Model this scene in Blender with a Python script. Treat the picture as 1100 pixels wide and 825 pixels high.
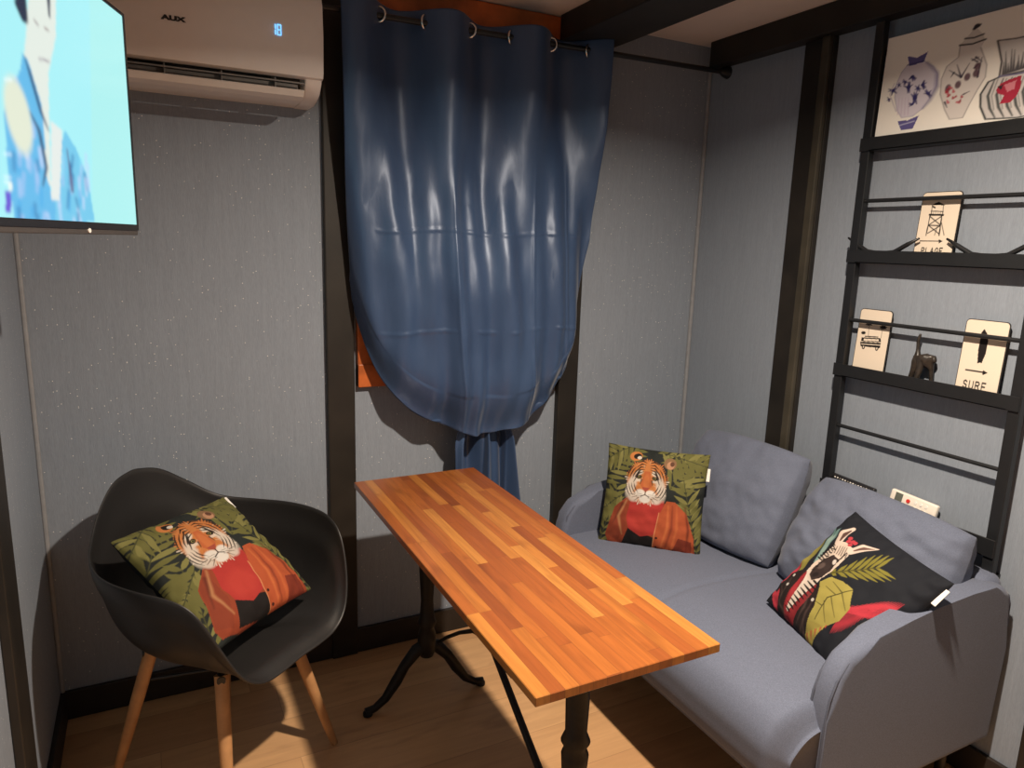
import bpy, bmesh, math, random
import numpy as np
from mathutils import Vector, Matrix, noise
C = bpy.context.scene.collection
for o in list(bpy.data.objects): bpy.data.objects.remove(o)
random.seed(7)
PI = math.pi

# ------------------------------------------------------------------ camera
YAW, PITCH, ROLL, FPX, CAMZ = 0.475234301, 0.195457567, -0.0311346995, 764.17149, 1.5
_f = Vector((math.sin(YAW)*math.cos(PITCH), math.cos(YAW)*math.cos(PITCH), -math.sin(PITCH)))
_r = Vector((math.cos(YAW), -math.sin(YAW), 0)); _d = _f.cross(_r)
_r2 = _r*math.cos(ROLL)+_d*math.sin(ROLL); _d2 = -_r*math.sin(ROLL)+_d*math.cos(ROLL)
cam = bpy.data.objects.new('camera', bpy.data.cameras.new('camera')); C.objects.link(cam)
cam.data.sensor_width = 36; cam.data.lens = FPX/1100*36; cam.data.clip_start = .02
M3 = Matrix((_r2, -_d2, -_f)).transposed()
cam.matrix_world = Matrix.Translation((0, 0, CAMZ)) @ M3.to_4x4()
bpy.context.scene.camera = cam
CAMP = Vector((0, 0, CAMZ))
def at(px, py, p0, n):
    """point of the plane (p0, n) seen at a pixel of the 1100x825 photograph"""
    r = _r2*((px-550)/FPX)+_d2*((py-412.5)/FPX)+_f
    n = Vector(n); t = (Vector(p0)-CAMP).dot(n)/r.dot(n)
    return CAMP+r*t

# ------------------------------------------------------------------ light, world, exposure
vs = bpy.context.scene.view_settings
bpy.context.scene.display_settings.display_device = 'sRGB'
vs.view_transform = 'Standard'; vs.look = 'None'; vs.gamma = 1; vs.exposure = 0.07; vs.use_curve_mapping = False
w = bpy.data.worlds.new('world'); bpy.context.scene.world = w; w.use_nodes = True
w.node_tree.nodes['Background'].inputs[0].default_value = (.5, .55, .7, 1)
w.node_tree.nodes['Background'].inputs[1].default_value = .002
LAMP = (.95, .80, 2.272)
def area(name, loc, power, size, col, rot=(0, 0, 0), sy=None):
    l = bpy.data.lights.new(name, 'AREA'); l.energy = power; l.color = col; l.size = size
    l.shape = 'DISK'
    if sy: l.shape = 'RECTANGLE'; l.size_y = sy
    o = bpy.data.objects.new(name, l); C.objects.link(o); o.location = loc; o.rotation_euler = rot
    return o
main_l = area('downlight_light', LAMP, 60, .07, (1, .835, .665)); main_l.data.spread = math.radians(159)
area('rear_fill_light', (.3, -1.1, 2.272), 1.0, .12, (.82, .90, 1))  # unseen fill lamp, added to brighten the room from behind the camera

# ------------------------------------------------------------------ helpers
def tag(o, label=None, cat=None, group=None, kind=None):
    if label: o['label'] = label
    if cat: o['category'] = cat
    if group: o['group'] = group
    if kind: o['kind'] = kind
    return o
def empty(name, loc=(0, 0, 0), rz=0, label=None, cat=None, group=None):
    o = bpy.data.objects.new(name, None); C.objects.link(o); o.location = loc; o.rotation_euler = (0, 0, rz)
    o.empty_display_size = .05
    return tag(o, label, cat, group)
def mk(name, bm, mat, parent=None, smooth=False, autos=None):
    bm.normal_update()
    me = bpy.data.meshes.new(name); bm.to_mesh(me); bm.free()
    if mat: me.materials.append(mat)
    if smooth or autos:
        for p in me.polygons: p.use_smooth = True
    if autos:
        me.set_sharp_from_angle(angle=math.radians(autos))
    o = bpy.data.objects.new(name, me); C.objects.link(o)
    if parent: o.parent = parent
    return o
def box(bm, x0, x1, y0, y1, z0, z1, bev=0, seg=2):
    t = bmesh.new()
    bmesh.ops.create_cube(t, size=1)
    for v in t.verts:
        v.co = Vector(((x0+x1)/2+v.co.x*(x1-x0), (y0+y1)/2+v.co.y*(y1-y0), (z0+z1)/2+v.co.z*(z1-z0)))
    if bev: bmesh.ops.bevel(t, geom=t.edges[:], offset=bev, segments=seg, profile=.5, affect='EDGES')
    join(bm, t)
def join(bm, t, M=None):
    if M is not None: bmesh.ops.transform(t, matrix=M, verts=t.verts)
    me = bpy.data.meshes.new('tmp'); t.to_mesh(me); t.free(); bm.from_mesh(me); bpy.data.meshes.remove(me)
def tube(bm, pts, rad, seg=10, flat=1.0, cap=True):
    """tube along pts; rad a number or list"""
    pts = [Vector(p) for p in pts]; n = len(pts)
    if not hasattr(rad, '__len__'): rad = [rad]*n
    rings = []; up = None
    for i, p in enumerate(pts):
        d = (pts[min(i+1, n-1)]-pts[max(i-1, 0)]).normalized()
        if up is None:
            up = Vector((0, 0, 1)) if abs(d.z) < .9 else Vector((1, 0, 0))
        up = (up-d*up.dot(d)).normalized(); s = d.cross(up)
        rings.append([bm.verts.new(p+up*math.cos(2*PI*k/seg)*rad[i]*flat+s*math.sin(2*PI*k/seg)*rad[i]) for k in range(seg)])
    for a, b in zip(rings, rings[1:]):
        for k in range(seg): bm.faces.new((a[k], a[(k+1) % seg], b[(k+1) % seg], b[k]))
    if cap: bm.faces.new(rings[0][::-1]); bm.faces.new(rings[-1])
def lathe(bm, prof, seg=24, c=(0, 0, 0)):
    rings = [[bm.verts.new((c[0]+r*math.cos(2*PI*k/seg), c[1]+r*math.sin(2*PI*k/seg), c[2]+z)) for k in range(seg)] for r, z in prof]
    for a, b in zip(rings, rings[1:]):
        for k in range(seg): bm.faces.new((a[k], a[(k+1) % seg], b[(k+1) % seg], b[k]))
    bm.faces.new(rings[0][::-1]); bm.faces.new(rings[-1])
def prism(bm, pts, f0, f1, bev=0, seg=3):
    """closed outline pts (2D) ; f0,f1 map a 2D point to the two end faces"""
    t = bmesh.new()
    a = [t.verts.new(f0(*p)) for p in pts]; b = [t.verts.new(f1(*p)) for p in pts]
    t.faces.new(a[::-1]); t.faces.new(b)
    n = len(pts); cap = []
    for i in range(n): t.faces.new((a[i], a[(i+1) % n], b[(i+1) % n], b[i]))
    if bev:
        ed = [e for e in t.edges if (e.verts[0] in a) == (e.verts[1] in a)]
        bmesh.ops.bevel(t, geom=ed, offset=bev, segments=seg, profile=.5, affect='EDGES')
    bmesh.ops.recalc_face_normals(t, faces=t.faces)
    join(bm, t)
def torus(bm, c, ax, R, r, seg=28, rs=8):
    ax = Vector(ax).normalized(); u = ax.orthogonal().normalized(); v = ax.cross(u); c = Vector(c)
    g = [[bm.verts.new(c+(u*math.cos(a)+v*math.sin(a))*(R+r*math.cos(b))+ax*r*math.sin(b))
          for b in [2*PI*j/rs for j in range(rs)]] for a in [2*PI*i/seg for i in range(seg)]]
    for i in range(seg):
        for j in range(rs):
            bm.faces.new((g[i][j], g[(i+1) % seg][j], g[(i+1) % seg][(j+1) % rs], g[i][(j+1) % rs]))
def grid(bm, nu, nv, fn):
    g = [[bm.verts.new(fn(i/(nu-1), j/(nv-1))) for i in range(nu)] for j in range(nv)]
    for j in range(nv-1):
        for i in range(nu-1): bm.faces.new((g[j][i], g[j][i+1], g[j+1][i+1], g[j+1][i]))
    return g
def smoothstep(a, b, x):
    t = max(0, min(1, (x-a)/(b-a))); return t*t*(3-2*t)
def interp(tab, x):
    """smooth curve through a table (cubic Hermite)"""
    n = len(tab)
    if x <= tab[0][0]: return tab[0][1]
    if x >= tab[-1][0]: return tab[-1][1]
    i = max(k for k in range(n-1) if tab[k][0] <= x)
    (a, p), (b, q) = tab[i], tab[i+1]
    def sl(k):
        if k == 0 or k == n-1: return 0 if n > 2 and tab is not None and k == 0 else (tab[k][1]-tab[k-1][1])/(tab[k][0]-tab[k-1][0])
        return (tab[k+1][1]-tab[k-1][1])/(tab[k+1][0]-tab[k-1][0])
    h = b-a; t = (x-a)/h; m0, m1 = sl(i)*h, sl(i+1)*h
    return p*(2*t**3-3*t*t+1)+m0*(t**3-2*t*t+t)+q*(3*t*t-2*t**3)+m1*(t**3-t*t)
def lin(c):
    return tuple(((v/255)/12.92 if v/255 <= .04045 else ((v/255+.055)/1.055)**2.4) for v in c)

# ------------------------------------------------------------------ materials
class NT:
    def __init__(s, name):
        s.m = bpy.data.materials.new(name); s.m.use_nodes = True; s.t = s.m.node_tree
        s.b = s.t.nodes['Principled BSDF']
    def n(s, typ, **k):
        x = s.t.nodes.new(typ)
        for a, v in k.items(): setattr(x, a, v)
        return x
    def put(s, sock, v):
        if isinstance(v, bpy.types.NodeSocket): s.t.links.new(v, sock)
        elif v is not None:
            if sock.type == 'RGBA' and len(v) == 3: v = (*v, 1)
            sock.default_value = v
    def math(s, op, a, b=None, c=None):
        x = s.n('ShaderNodeMath', operation=op)
        for i, v in enumerate((a, b, c)):
            if v is not None: s.put(x.inputs[i], v)
        return x.outputs[0]
    def obj(s): return s.n('ShaderNodeTexCoord').outputs['Object']
    def sep(s, v):
        x = s.n('ShaderNodeSeparateXYZ'); s.put(x.inputs[0], v); return x.outputs
    def comb(s, x, y, z):
        k = s.n('ShaderNodeCombineXYZ')
        for i, v in enumerate((x, y, z)): s.put(k.inputs[i], v)
        return k.outputs[0]
    def map(s, v, sc=(1, 1, 1), rot=(0, 0, 0)):
        x = s.n('ShaderNodeMapping'); s.put(x.inputs[0], v); x.inputs['Scale'].default_value = sc; x.inputs['Rotation'].default_value = rot
        return x.outputs[0]
    def noise(s, v, sc, det=3, rough=.5, dist=0):
        x = s.n('ShaderNodeTexNoise'); s.put(x.inputs['Vector'], v); x.inputs['Scale'].default_value = sc
        x.inputs['Detail'].default_value = det; x.inputs['Roughness'].default_value = rough; x.inputs['Distortion'].default_value = dist
        return x.outputs['Fac']
    def ramp(s, f, stops, interp='LINEAR'):
        x = s.n('ShaderNodeValToRGB'); s.put(x.inputs[0], f); r = x.color_ramp; r.interpolation = interp
        while len(r.elements) < len(stops): r.elements.new(.5)
        for e, (p, c) in zip(r.elements, stops): e.position = p; e.color = (*c, 1) if len(c) == 3 else c
        return x.outputs[0]
    def mix(s, f, a, b, typ='MIX'):
        x = s.n('ShaderNodeMix', data_type='RGBA', blend_type=typ)
        s.put(x.inputs[0], f); s.put(x.inputs[6], a); s.put(x.inputs[7], b); return x.outputs[2]
    def bump(s, h, st=.3, dist=.002):
        x = s.n('ShaderNodeBump'); s.put(x.inputs['Height'], h); x.inputs['Strength'].default_value = st; x.inputs['Distance'].default_value = dist
        s.t.links.new(x.outputs[0], s.b.inputs['Normal'])
    def set(s, **k):
        for a, v in k.items(): s.put(s.b.inputs[a.replace('_', ' ')], v)
        return s.m
def plain(name, c, rough=.5, metal=0, spec=.5, noisy=.08, nsc=40, bump=0, **k):
    n = NT(name); o = n.obj(); f = n.noise(o, nsc)
    a = tuple(max(0, x*(1-noisy)) for x in c); b = tuple(min(1, x*(1+noisy)) for x in c)
    col = n.ramp(f, [(.3, a), (.7, b)])
    if bump: n.bump(f, bump)
    kk = {'Base_Color': col, 'Roughness': rough, 'Metallic': metal, 'Specular_IOR_Level': spec}; kk.update(k)
    return n.set(**kk)
def wallpaper(name, base, var):
    n = NT(name); o = n.obj()
    fine = n.noise(n.map(o, (420, 420, 55)), 1, 3, .6)
    broad = n.noise(n.map(o, (110, 110, 9)), 1, 3, .6)
    mott = n.noise(o, 2.2, 2)
    f = n.math('ADD', n.math('MULTIPLY', fine, .6), n.math('MULTIPLY', broad, .4))
    col = n.ramp(f, [(.32, tuple(x*(1-var) for x in base)), (.68, tuple(x*(1+var) for x in base))])
    col = n.mix(n.math('MULTIPLY', mott, .25), col, tuple(x*.75 for x in base))
    vor = n.n('ShaderNodeTexVoronoi'); n.put(vor.inputs['Vector'], o); vor.inputs['Scale'].default_value = 120
    near = n.math('LESS_THAN', vor.outputs['Distance'], .15)
    rnd = n.sep(vor.outputs['Color'])[0]
    sel = n.math('GREATER_THAN', rnd, n.math('SUBTRACT', 1.01, n.math('MULTIPLY', n.noise(o, 7, 1), .24)))
    g = n.math('MULTIPLY', near, sel)
    col = n.mix(g, col, (1, .97, .92))
    n.bump(f, .5, .0015)
    return n.set(Base_Color=col, Roughness=.62, Specular_IOR_Level=.35)
WP = wallpaper('grey_textile_wallpaper', (.262, .302, .362), .12)
def strips(name, width, length, tones, rough, axis=1, across=0, grain=(90, 3), seam=None, dark=.55, gstr=.3, coat=0, sst=.55):
    """staves running along one axis, random end joints; the tone of a stave is the wood's own"""
    n = NT(name); o = n.sep(n.obj()); a, l = o[across], o[axis]
    sa = n.math('DIVIDE', a, width); ia = n.math('FLOOR', sa)
    wn = n.n('ShaderNodeTexWhiteNoise', noise_dimensions='1D'); n.put(wn.inputs['W'], ia)
    sl = n.math('ADD', n.math('DIVIDE', l, length), n.math('MULTIPLY', wn.outputs['Value'], 7.3)); il = n.math('FLOOR', sl)
    w2 = n.n('ShaderNodeTexWhiteNoise', noise_dimensions='2D'); n.put(w2.inputs['Vector'], n.comb(ia, il, 0))
    col = n.ramp(w2.outputs['Value'], tones)
    off = n.math('MULTIPLY', w2.outputs['Value'], 37.0)
    gv = n.comb(n.math('ADD', n.math('MULTIPLY', a, grain[0]), off), n.math('MULTIPLY', l, grain[1]), n.math('MULTIPLY', o[2], 20))
    g = n.noise(gv, 1, 4, .6, .8)
    col = n.mix(n.math('MULTIPLY', n.ramp(g, [(.38, (0, 0, 0)), (.72, (1, 1, 1))]), gstr), col, tuple(x*dark for x in tones[0][1]), 'MIX')
    kn = n.noise(n.comb(n.math('MULTIPLY', a, 16), n.math('MULTIPLY', l, 5), off), 1, 2)
    col = n.mix(n.math('MULTIPLY', n.ramp(kn, [(.62, (0, 0, 0)), (.75, (1, 1, 1))]), .5), col, tuple(x*.6 for x in tones[0][1]))
    if seam:
        fa = n.math('PINGPONG', sa, .5); fl = n.math('PINGPONG', sl, .5)
        e = n.math('MAXIMUM', n.math('LESS_THAN', fa, seam/width), n.math('LESS_THAN', fl, seam/length))
        col = n.mix(n.math('MULTIPLY', e, sst), col, (.05, .02, .01))
    n.bump(g, .08, .001)
    return n.set(Base_Color=col, Roughness=rough, Specular_IOR_Level=.4, Coat_Weight=coat, Coat_Roughness=.2)
M_FLOOR = strips('oak_laminate', .19, 1.2, [(0, (.50, .28, .135)), (.5, (.58, .34, .165)), (1, (.66, .40, .20))], .42, axis=0, across=1, grain=(28, 2.2), seam=.0012, gstr=.35, sst=.3)
M_TOP = strips('oiled_acacia_staves', .0292, .38, [(0, (.19, .052, .014)), (.3, (.26, .072, .017)), (.6, (.31, .095, .020)), (.85, (.36, .130, .026)), (1, (.43, .18, .039))], .33, grain=(75, 4), seam=.0004, gstr=.45, coat=.25)
M_BLACKWOOD = plain('dark_stained_wood', (.015, .012, .009), .55, noisy=.4, nsc=8, bump=.1)
M_POSTEDGE = plain('post_wood_edge', (.05, .043, .03), .5, noisy=.3, nsc=8)
M_BASE = plain('dark_baseboard_wood', (.020, .015, .012), .55, noisy=.3, nsc=12)
M_CEIL = plain('ceiling_paint', (.78, .68, .62), .8, noisy=.04, nsc=5)
M_BEAD = plain('corner_bead', (.30, .31, .33), .5)
M_CASING = plain('orange_stained_pine', (.50, .12, .025), .45, noisy=.3, nsc=14)
M_GLASS = plain('night_window_glass', (.01, .012, .015), .05, spec=.6)
M_WHITE = plain('gloss_white_plastic', (.88, .82, .78), .35, noisy=.01, Coat_Weight=.25, Coat_Roughness=.25)
M_WHITE2 = plain('satin_white_plastic', (.84, .78, .72), .4, noisy=.02)
M_GREYV = plain('vent_grey', (.30, .27, .25), .5)
M_VOID = plain('vent_dark', (.10, .09, .085), .7)
M_TVB = plain('television_black_plastic', (.018, .018, .020), .28, noisy=.05)
M_TVG = plain('television_lower_trim', (.07, .062, .058), .35, noisy=.05)
M_INK = plain('black_ink', (.02, .018, .018), .6)
M_IRON = plain('black_cast_iron', (.008, .007, .007), .5, spec=.3, noisy=.3, nsc=90, bump=.1)
M_RACK = plain('black_powder_coated_steel', (.012, .013, .015), .42, noisy=.1)
M_SHELL = plain('matt_black_plastic', (.018, .017, .017), .42, noisy=.1, nsc=200, bump=.05)
M_BEECH = plain('beech_wood', (.50, .26, .11), .42, noisy=.15, nsc=22)
M_STEEL = plain('brushed_nickel', (.75, .72, .68), .22, metal=1, noisy=.03)
M_TAG = plain('white_care_label', (.85, .82, .78), .7)
M_SIGNB = plain('sign_edge', (.03, .028, .026), .5)
M_CAT = plain('dark_bronze', (.030, .024, .020), .35, noisy=.4, nsc=60, bump=.1)
M_REMW = plain('remote_white', (.82, .76, .68), .35, noisy=.02)
M_RED = plain('remote_red', (.65, .04, .03), .4)
M_LCD = plain('remote_lcd', (.12, .13, .11), .2)
def fabric(name, c, sc=900, rough=.85, fuzz=.25, sheen=.3):
    n = NT(name); o = n.obj()
    a = n.noise(n.map(o, (sc, sc*.25, sc)), 1, 2); b = n.noise(n.map(o, (sc*.25, sc, sc)), 1, 2); bl = n.noise(o, 9, 3)
    f = n.math('MULTIPLY', n.math('ADD', a, b), .5)
    col = n.ramp(f, [(.35, tuple(x*(1-fuzz) for x in c)), (.65, tuple(x*(1+fuzz) for x in c))])
    col = n.mix(n.math('MULTIPLY', bl, .2), col, tuple(x*.8 for x in c))
    n.bump(f, .35, .001)
    return n.set(Base_Color=col, Roughness=rough, Specular_IOR_Level=.25, Sheen_Weight=sheen, Sheen_Roughness=.5)
M_SOFA = fabric('blue_grey_upholstery', (.125, .145, .205), sheen=.12)
M_SEAM = fabric('upholstery_piping', (.095, .108, .15), sheen=0)
def satin():
    n = NT('blue_satin'); o = n.obj()
    f = n.noise(n.map(o, (700, 700, 120)), 1, 2); b = n.noise(n.map(o, (9, 9, 3)), 1, 4, .6)
    col = n.ramp(b, [(.3, (.030, .058, .130)), (.7, (.042, .080, .168))])
    n.bump(n.math('ADD', n.math('MULTIPLY', f, .05), b), .25, .010)
    return n.set(Base_Color=col, Roughness=.42, Specular_IOR_Level=.9, Specular_Tint=(.72, .82, 1, 1), Anisotropic=.3, Sheen_Weight=.15, Sheen_Roughness=.35)
M_SATIN = satin()
def painted(name, rough=.8, emit=0, spec=.3, cloth=False):
    n = NT(name); a = n.n('ShaderNodeAttribute', attribute_name='print'); col = a.outputs['Color']
    if emit:
        return n.set(Base_Color=(.01, .01, .01), Roughness=.2, Emission_Color=col, Emission_Strength=emit)
    if cloth:
        o = n.obj(); f = n.noise(n.map(o, (700, 700, 700)), 1, 2); n.bump(f, .3, .001)
    return n.set(Base_Color=col, Roughness=rough, Specular_IOR_Level=spec)
M_PRINT = painted('printed_linen', .85, cloth=True)
M_CARD = painted('printed_card', .55)
M_SCREEN = painted('lit_screen', emit=1.12)

# ------------------------------------------------------------------ painting prints as vertex colours
class Canvas:
    def __init__(s, W, H, bg):
        s.W, s.H = W, H
        s.a = np.ones((H, W, 3))*np.array(lin(bg))
        s.u, s.v = np.meshgrid(np.linspace(0, 1, W), np.linspace(0, 1, H)); s.asp = 1.0; s.f = None
    def P(s, p): return s.f(*p) if s.f else p
    def blend(s, m, c, al=1):
        m = (np.clip(m, 0, 1)*al)[..., None]; s.a = s.a*(1-m)+np.array(lin(c))*m
    def poly(s, pts, c, al=1, soft=0):
        pts = [s.P(p) for p in pts]; ins = np.zeros(s.u.shape, bool); n = len(pts)
        for i in range(n):
            (x0, y0), (x1, y1) = pts[i], pts[(i+1) % n]
            if y0 == y1: continue
            cnd = (s.v > min(y0, y1)) & (s.v <= max(y0, y1)); xi = x0+(s.v-y0)*(x1-x0)/(y1-y0)
            ins ^= cnd & (s.u < xi)
        s.blend(ins.astype(float), c, al)
    def dist(s, pts, w):
        best = np.full(s.u.shape, 1e9); n = len(pts)
        for i in range(n-1):
            (x0, y0), (x1, y1) = pts[i], pts[i+1]; dx, dy = x1-x0, y1-y0; L = dx*dx+dy*dy+1e-12
            t = np.clip(((s.u-x0)*dx+(s.v-y0)*dy)/L, 0, 1)
            d = np.hypot(s.u-x0-t*dx, s.v-y0-t*dy)
            ww = w[i]+(w[i+1]-w[i])*t; best = np.minimum(best, d-ww)
        return best
    def line(s, pts, w, c, al=1, soft=.004):
        pts = [s.P(p) for p in pts]
        if not hasattr(w, '__len__'): w = [w]*len(pts)
        elif len(w) == 2: w = list(np.linspace(w[0], w[1], len(pts)))
        elif len(w) == 3 and len(pts) != 3: w = list(np.interp(np.linspace(0, 2, len(pts)), [0, 1, 2], w))
        s.blend(.5-s.dist(pts, w)/soft, c, al)
    def ell(s, c0, rx, ry, rot, c, al=1, soft=.06):
        cx, cy = s.P(c0); dx, dy = s.u-cx, s.v-cy; k, q = math.cos(rot), math.sin(rot)
        X, Y = dx*k+dy*q, -dx*q+dy*k
        s.blend((1-np.hypot(X/rx, Y/ry))/soft+.5, c, al)
    def leaf(s, a, b, w, c, vein=None, al=1):
        ax, ay = a; bx, by = b; pts = [(ax+(bx-ax)*t, ay+(by-ay)*t) for t in (0, .25, .5, .75, 1)]
        s.line(pts, [w*.2, w*.85, w, w*.6, 0.0005], c, al)
        if vein: s.line([a, b], .002, vein, .7)
def lerp2(c0, c1, c2, c3):
    """pixel corners TL TR BR BL -> function px -> (u, v), inverse homography"""
    src = [c0, c1, c2, c3]; dst = [(0, 1), (1, 1), (1, 0), (0, 0)]
    A = []; b = []
    for (x, y), (u, v) in zip(src, dst):
        A.append([x, y, 1, 0, 0, 0, -u*x, -u*y]); b.append(u)
        A.append([0, 0, 0, x, y, 1, -v*x, -v*y]); b.append(v)
    h = np.linalg.solve(np.array(A, float), np.array(b, float))
    def f(x, y):
        d = h[6]*x+h[7]*y+1
        return ((h[0]*x+h[1]*y+h[2])/d, (h[3]*x+h[4]*y+h[5])/d)
    return f
def set_print(o, cols):
    at_ = o.data.color_attributes.new('print', 'FLOAT_COLOR', 'POINT')
    buf = np.ones((len(o.data.vertices), 4)); buf[:, :3] = cols
    at_.data.foreach_set('color', buf.ravel())

def blur(a, n):
    for _ in range(n):
        p = np.pad(a, ((1, 1), (1, 1), (0, 0)), mode='edge')
        a = (p[:-2, 1:-1]+p[2:, 1:-1]+p[1:-1, :-2]+p[1:-1, 2:]+2*p[1:-1, 1:-1])/6
    return a
def soften(a, d=.12, g=.70):
    m = a.mean(axis=2, keepdims=True)
    return (a*(1-d)+m*d)*g
def tiger_canvas():
    c = Canvas(230, 230, (38, 44, 42)); rng = random.Random(3)
    g1, g2, g3 = (116, 114, 54), (140, 136, 70), (78, 80, 44)
    fr = [((-.05, .62), (.34, 1.02)), ((.30, 1.05), (-.08, .78)), ((.66, .62), (1.02, 1.06)), ((1.05, .72), (.55, 1.04)),
          ((.95, .12), (.78, .72)), ((.02, .02), (.14, .55)), ((.55, .98), (1.05, .86)), ((.20, .50), (-.05, .30)), ((.98, .0), (.86, .45))]
    for (a, b) in fr:
        ax, ay = a; bx, by = b; L = math.hypot(bx-ax, by-ay); dx, dy = (bx-ax)/L, (by-ay)/L
        for k in range(9):
            t = k/8; px, py = ax+(bx-ax)*t, ay+(by-ay)*t
            for sd in (-1, 1):
                ln = .25*(1-.5*t)*(.8+.4*rng.random()); an = math.radians(48)
                ex = px+ln*(dx*math.cos(an)-sd*dy*math.sin(an)); ey = py+ln*(dy*math.cos(an)+sd*dx*math.sin(an))
                c.leaf((px, py), (ex, ey), .021, rng.choice((g1, g2, g1)))
        c.line([a, b], .004, g3)
    # jacket, shirt
    c.poly([(.27, .50), (.14, .38), (.07, .10), (.10, .03), (.34, -.02), (.95, -.02), (.93, .18), (.84, .40), (.70, .50), (.55, .45)], (160, 62, 22))
    c.poly([(.30, .20), (.58, .12), (.60, -.02), (.24, .02)], (28, 22, 22))
    c.poly([(.31, .52), (.27, .30), (.30, .19), (.42, .12), (.55, .16), (.60, .36), (.62, .50)], (192, 40, 30))
    c.ell((.43, .27), .12, .10, 0, (205, 52, 36), .8, .5)
    c.poly([(.64, .50), (.72, .50), (.84, .40), (.93, .17), (.92, -.02), (.54, -.02), (.55, .18), (.58, .36)], (196, 84, 28))
    for x0, x1, cc in ((.66, .62, (228, 116, 44)), (.74, .72, (222, 108, 40)), (.82, .86, (110, 36, 16)), (.70, .66, (140, 50, 20))):
        c.line([(x0, .46), ((x0+x1)/2+.03, .25), (x1, .02)], [.004, .013, .004], cc, .8, .02)
    c.poly([(.78, .16), (.91, .14), (.92, -.02), (.72, -.02)], (120, 34, 20), .8)
    c.poly([(.28, .50), (.15, .38), (.08, .10), (.20, .04), (.27, .22), (.25, .38)], (150, 58, 24))
    c.line([(.26, .46), (.19, .30), (.24, .12)], [.006, .014, .004], (205, 140, 84), .8, .02)
    c.line([(.22, .42), (.14, .22)], [.012, .003], (92, 34, 18), .7, .02)
    c.line([(.58, .38), (.555, .18), (.54, .0)], .004, (232, 150, 90), .9)
    for yy in (.13, .03): c.ell((.575, yy), .012, .012, 0, (70, 26, 14))
    # head
    c.ell((.30, .905), .062, .050, .3, (214, 128, 50)); c.ell((.315, .905), .040, .030, .3, (30, 22, 18)); c.ell((.335, .892), .022, .018, .3, (235, 225, 210))
    c.ell((.635, .865), .060, .060, -.3, (150, 112, 74)); c.ell((.64, .85), .036, .042, -.3, (206, 150, 110)); c.ell((.655, .865), .02, .025, 0, (110, 70, 50))
    for a_ in range(64):
        th = a_/64*2*PI; R = .205*(1+.06*math.sin(9*th)+.04*math.sin(23*th))
        c.line([(.43, .66), (.43+R*.98*math.cos(th), .66+R*1.06*math.sin(th))], [.02, .004], (228, 214, 196) if math.sin(th) < .15 else (214, 122, 44))
    c.ell((.43, .665), .185, .205, 0, (214, 128, 52), 1, .15)
    for k in range(80):
        a_, r_ = rng.uniform(0, 2*PI), rng.uniform(.02, .17); x, y = .43+r_*math.cos(a_), .665+1.1*r_*math.sin(a_)
        c.line([(x, y), (x+.02*math.cos(a_), y+.025*math.sin(a_))], .003, rng.choice(((236, 160, 84), (190, 98, 36), (228, 196, 160))), .6)
    for sx in (-1, 1):
        c.ell((.43+sx*.142, .61), .042, .115, sx*.25, (232, 220, 204), .9, .5)
        c.ell((.43+sx*.078, .742), .036, .024, -sx*.45, (240, 228, 208), .95, .5)
        c.ell((.43+sx*.082, .668), .030, .014, 0, (236, 224, 206), .8, .6)
        c.ell((.43+sx*.050, .543), .050, .038, 0, (240, 232, 222), 1, .35)
        c.ell((.43+sx*.11, .50), .05, .045, 0, (226, 214, 200), .9, .5)
    c.ell((.43, .492), .055, .036, 0, (238, 232, 224), 1, .3)
    c.poly([(.392, .70), (.405, .76), (.455, .76), (.468, .70), (.485, .62), (.455, .58), (.405, .58), (.375, .62)], (204, 98, 36), .9)
    c.ell((.43, .66), .03, .08, 0, (222, 122, 50), .8, .5)
    for sx in (-1, 1):       # stripes
        for k in range(5):
            t = k/4; y0 = .80-.05*k
            c.line([(.43+sx*(.015+.02*t), .845-.022*k), (.43+sx*(.055+.03*t), .862-.032*k), (.43+sx*(.095+.03*t), .845-.05*k)], [.002, .007, .003], (30, 18, 14), .95)
        for k in range(4):
            r_ = .115+.026*k; a0, a1 = (.95-.06*k), (-.95+.05*k)
            pts = [(.43+sx*r_*math.cos(a0+(a1-a0)*q/7), .655+1.12*r_*math.sin(a0+(a1-a0)*q/7)) for q in range(8)]
            c.line(pts[:4], [.002, .0075, .001], (32, 20, 16), .92); c.line([(x+sx*.006, y) for x, y in pts[4:]], [.001, .0070, .001], (32, 20, 16), .92)
        for k in range(3):
            c.line([(.43+sx*(.06+.02*k), .50+.012*k), (.43+sx*(.10+.025*k), .465+.03*k)], [.004, .002], (60, 40, 30), .8)
        c.ell((.43+sx*.075, .698), .026, .018, -sx*.35, (30, 20, 14)); c.ell((.43+sx*.073, .699), .014, .011, 0, (150, 140, 80)); c.ell((.43+sx*.072, .699), .007, .007, 0, (10, 8, 8))
        c.line([(.43+sx*.05, .675), (.43+sx*.06, .63)], [.007, .003], (50, 26, 16), .8)
        for k in range(3): c.line([(.43+sx*.03, .535-.014*k), (.43+sx*.08, .54-.02*k)], .0018, (70, 52, 44), .8)
    c.poly([(.395, .605), (.465, .605), (.445, .572), (.43, .562), (.415, .572)], (176, 74, 52))
    c.line([(.43, .565), (.43, .535), (.39, .515)], .004, (40, 22, 18)); c.line([(.43, .535), (.47, .515)], .004, (40, 22, 18))
    return soften(c.a)
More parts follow.
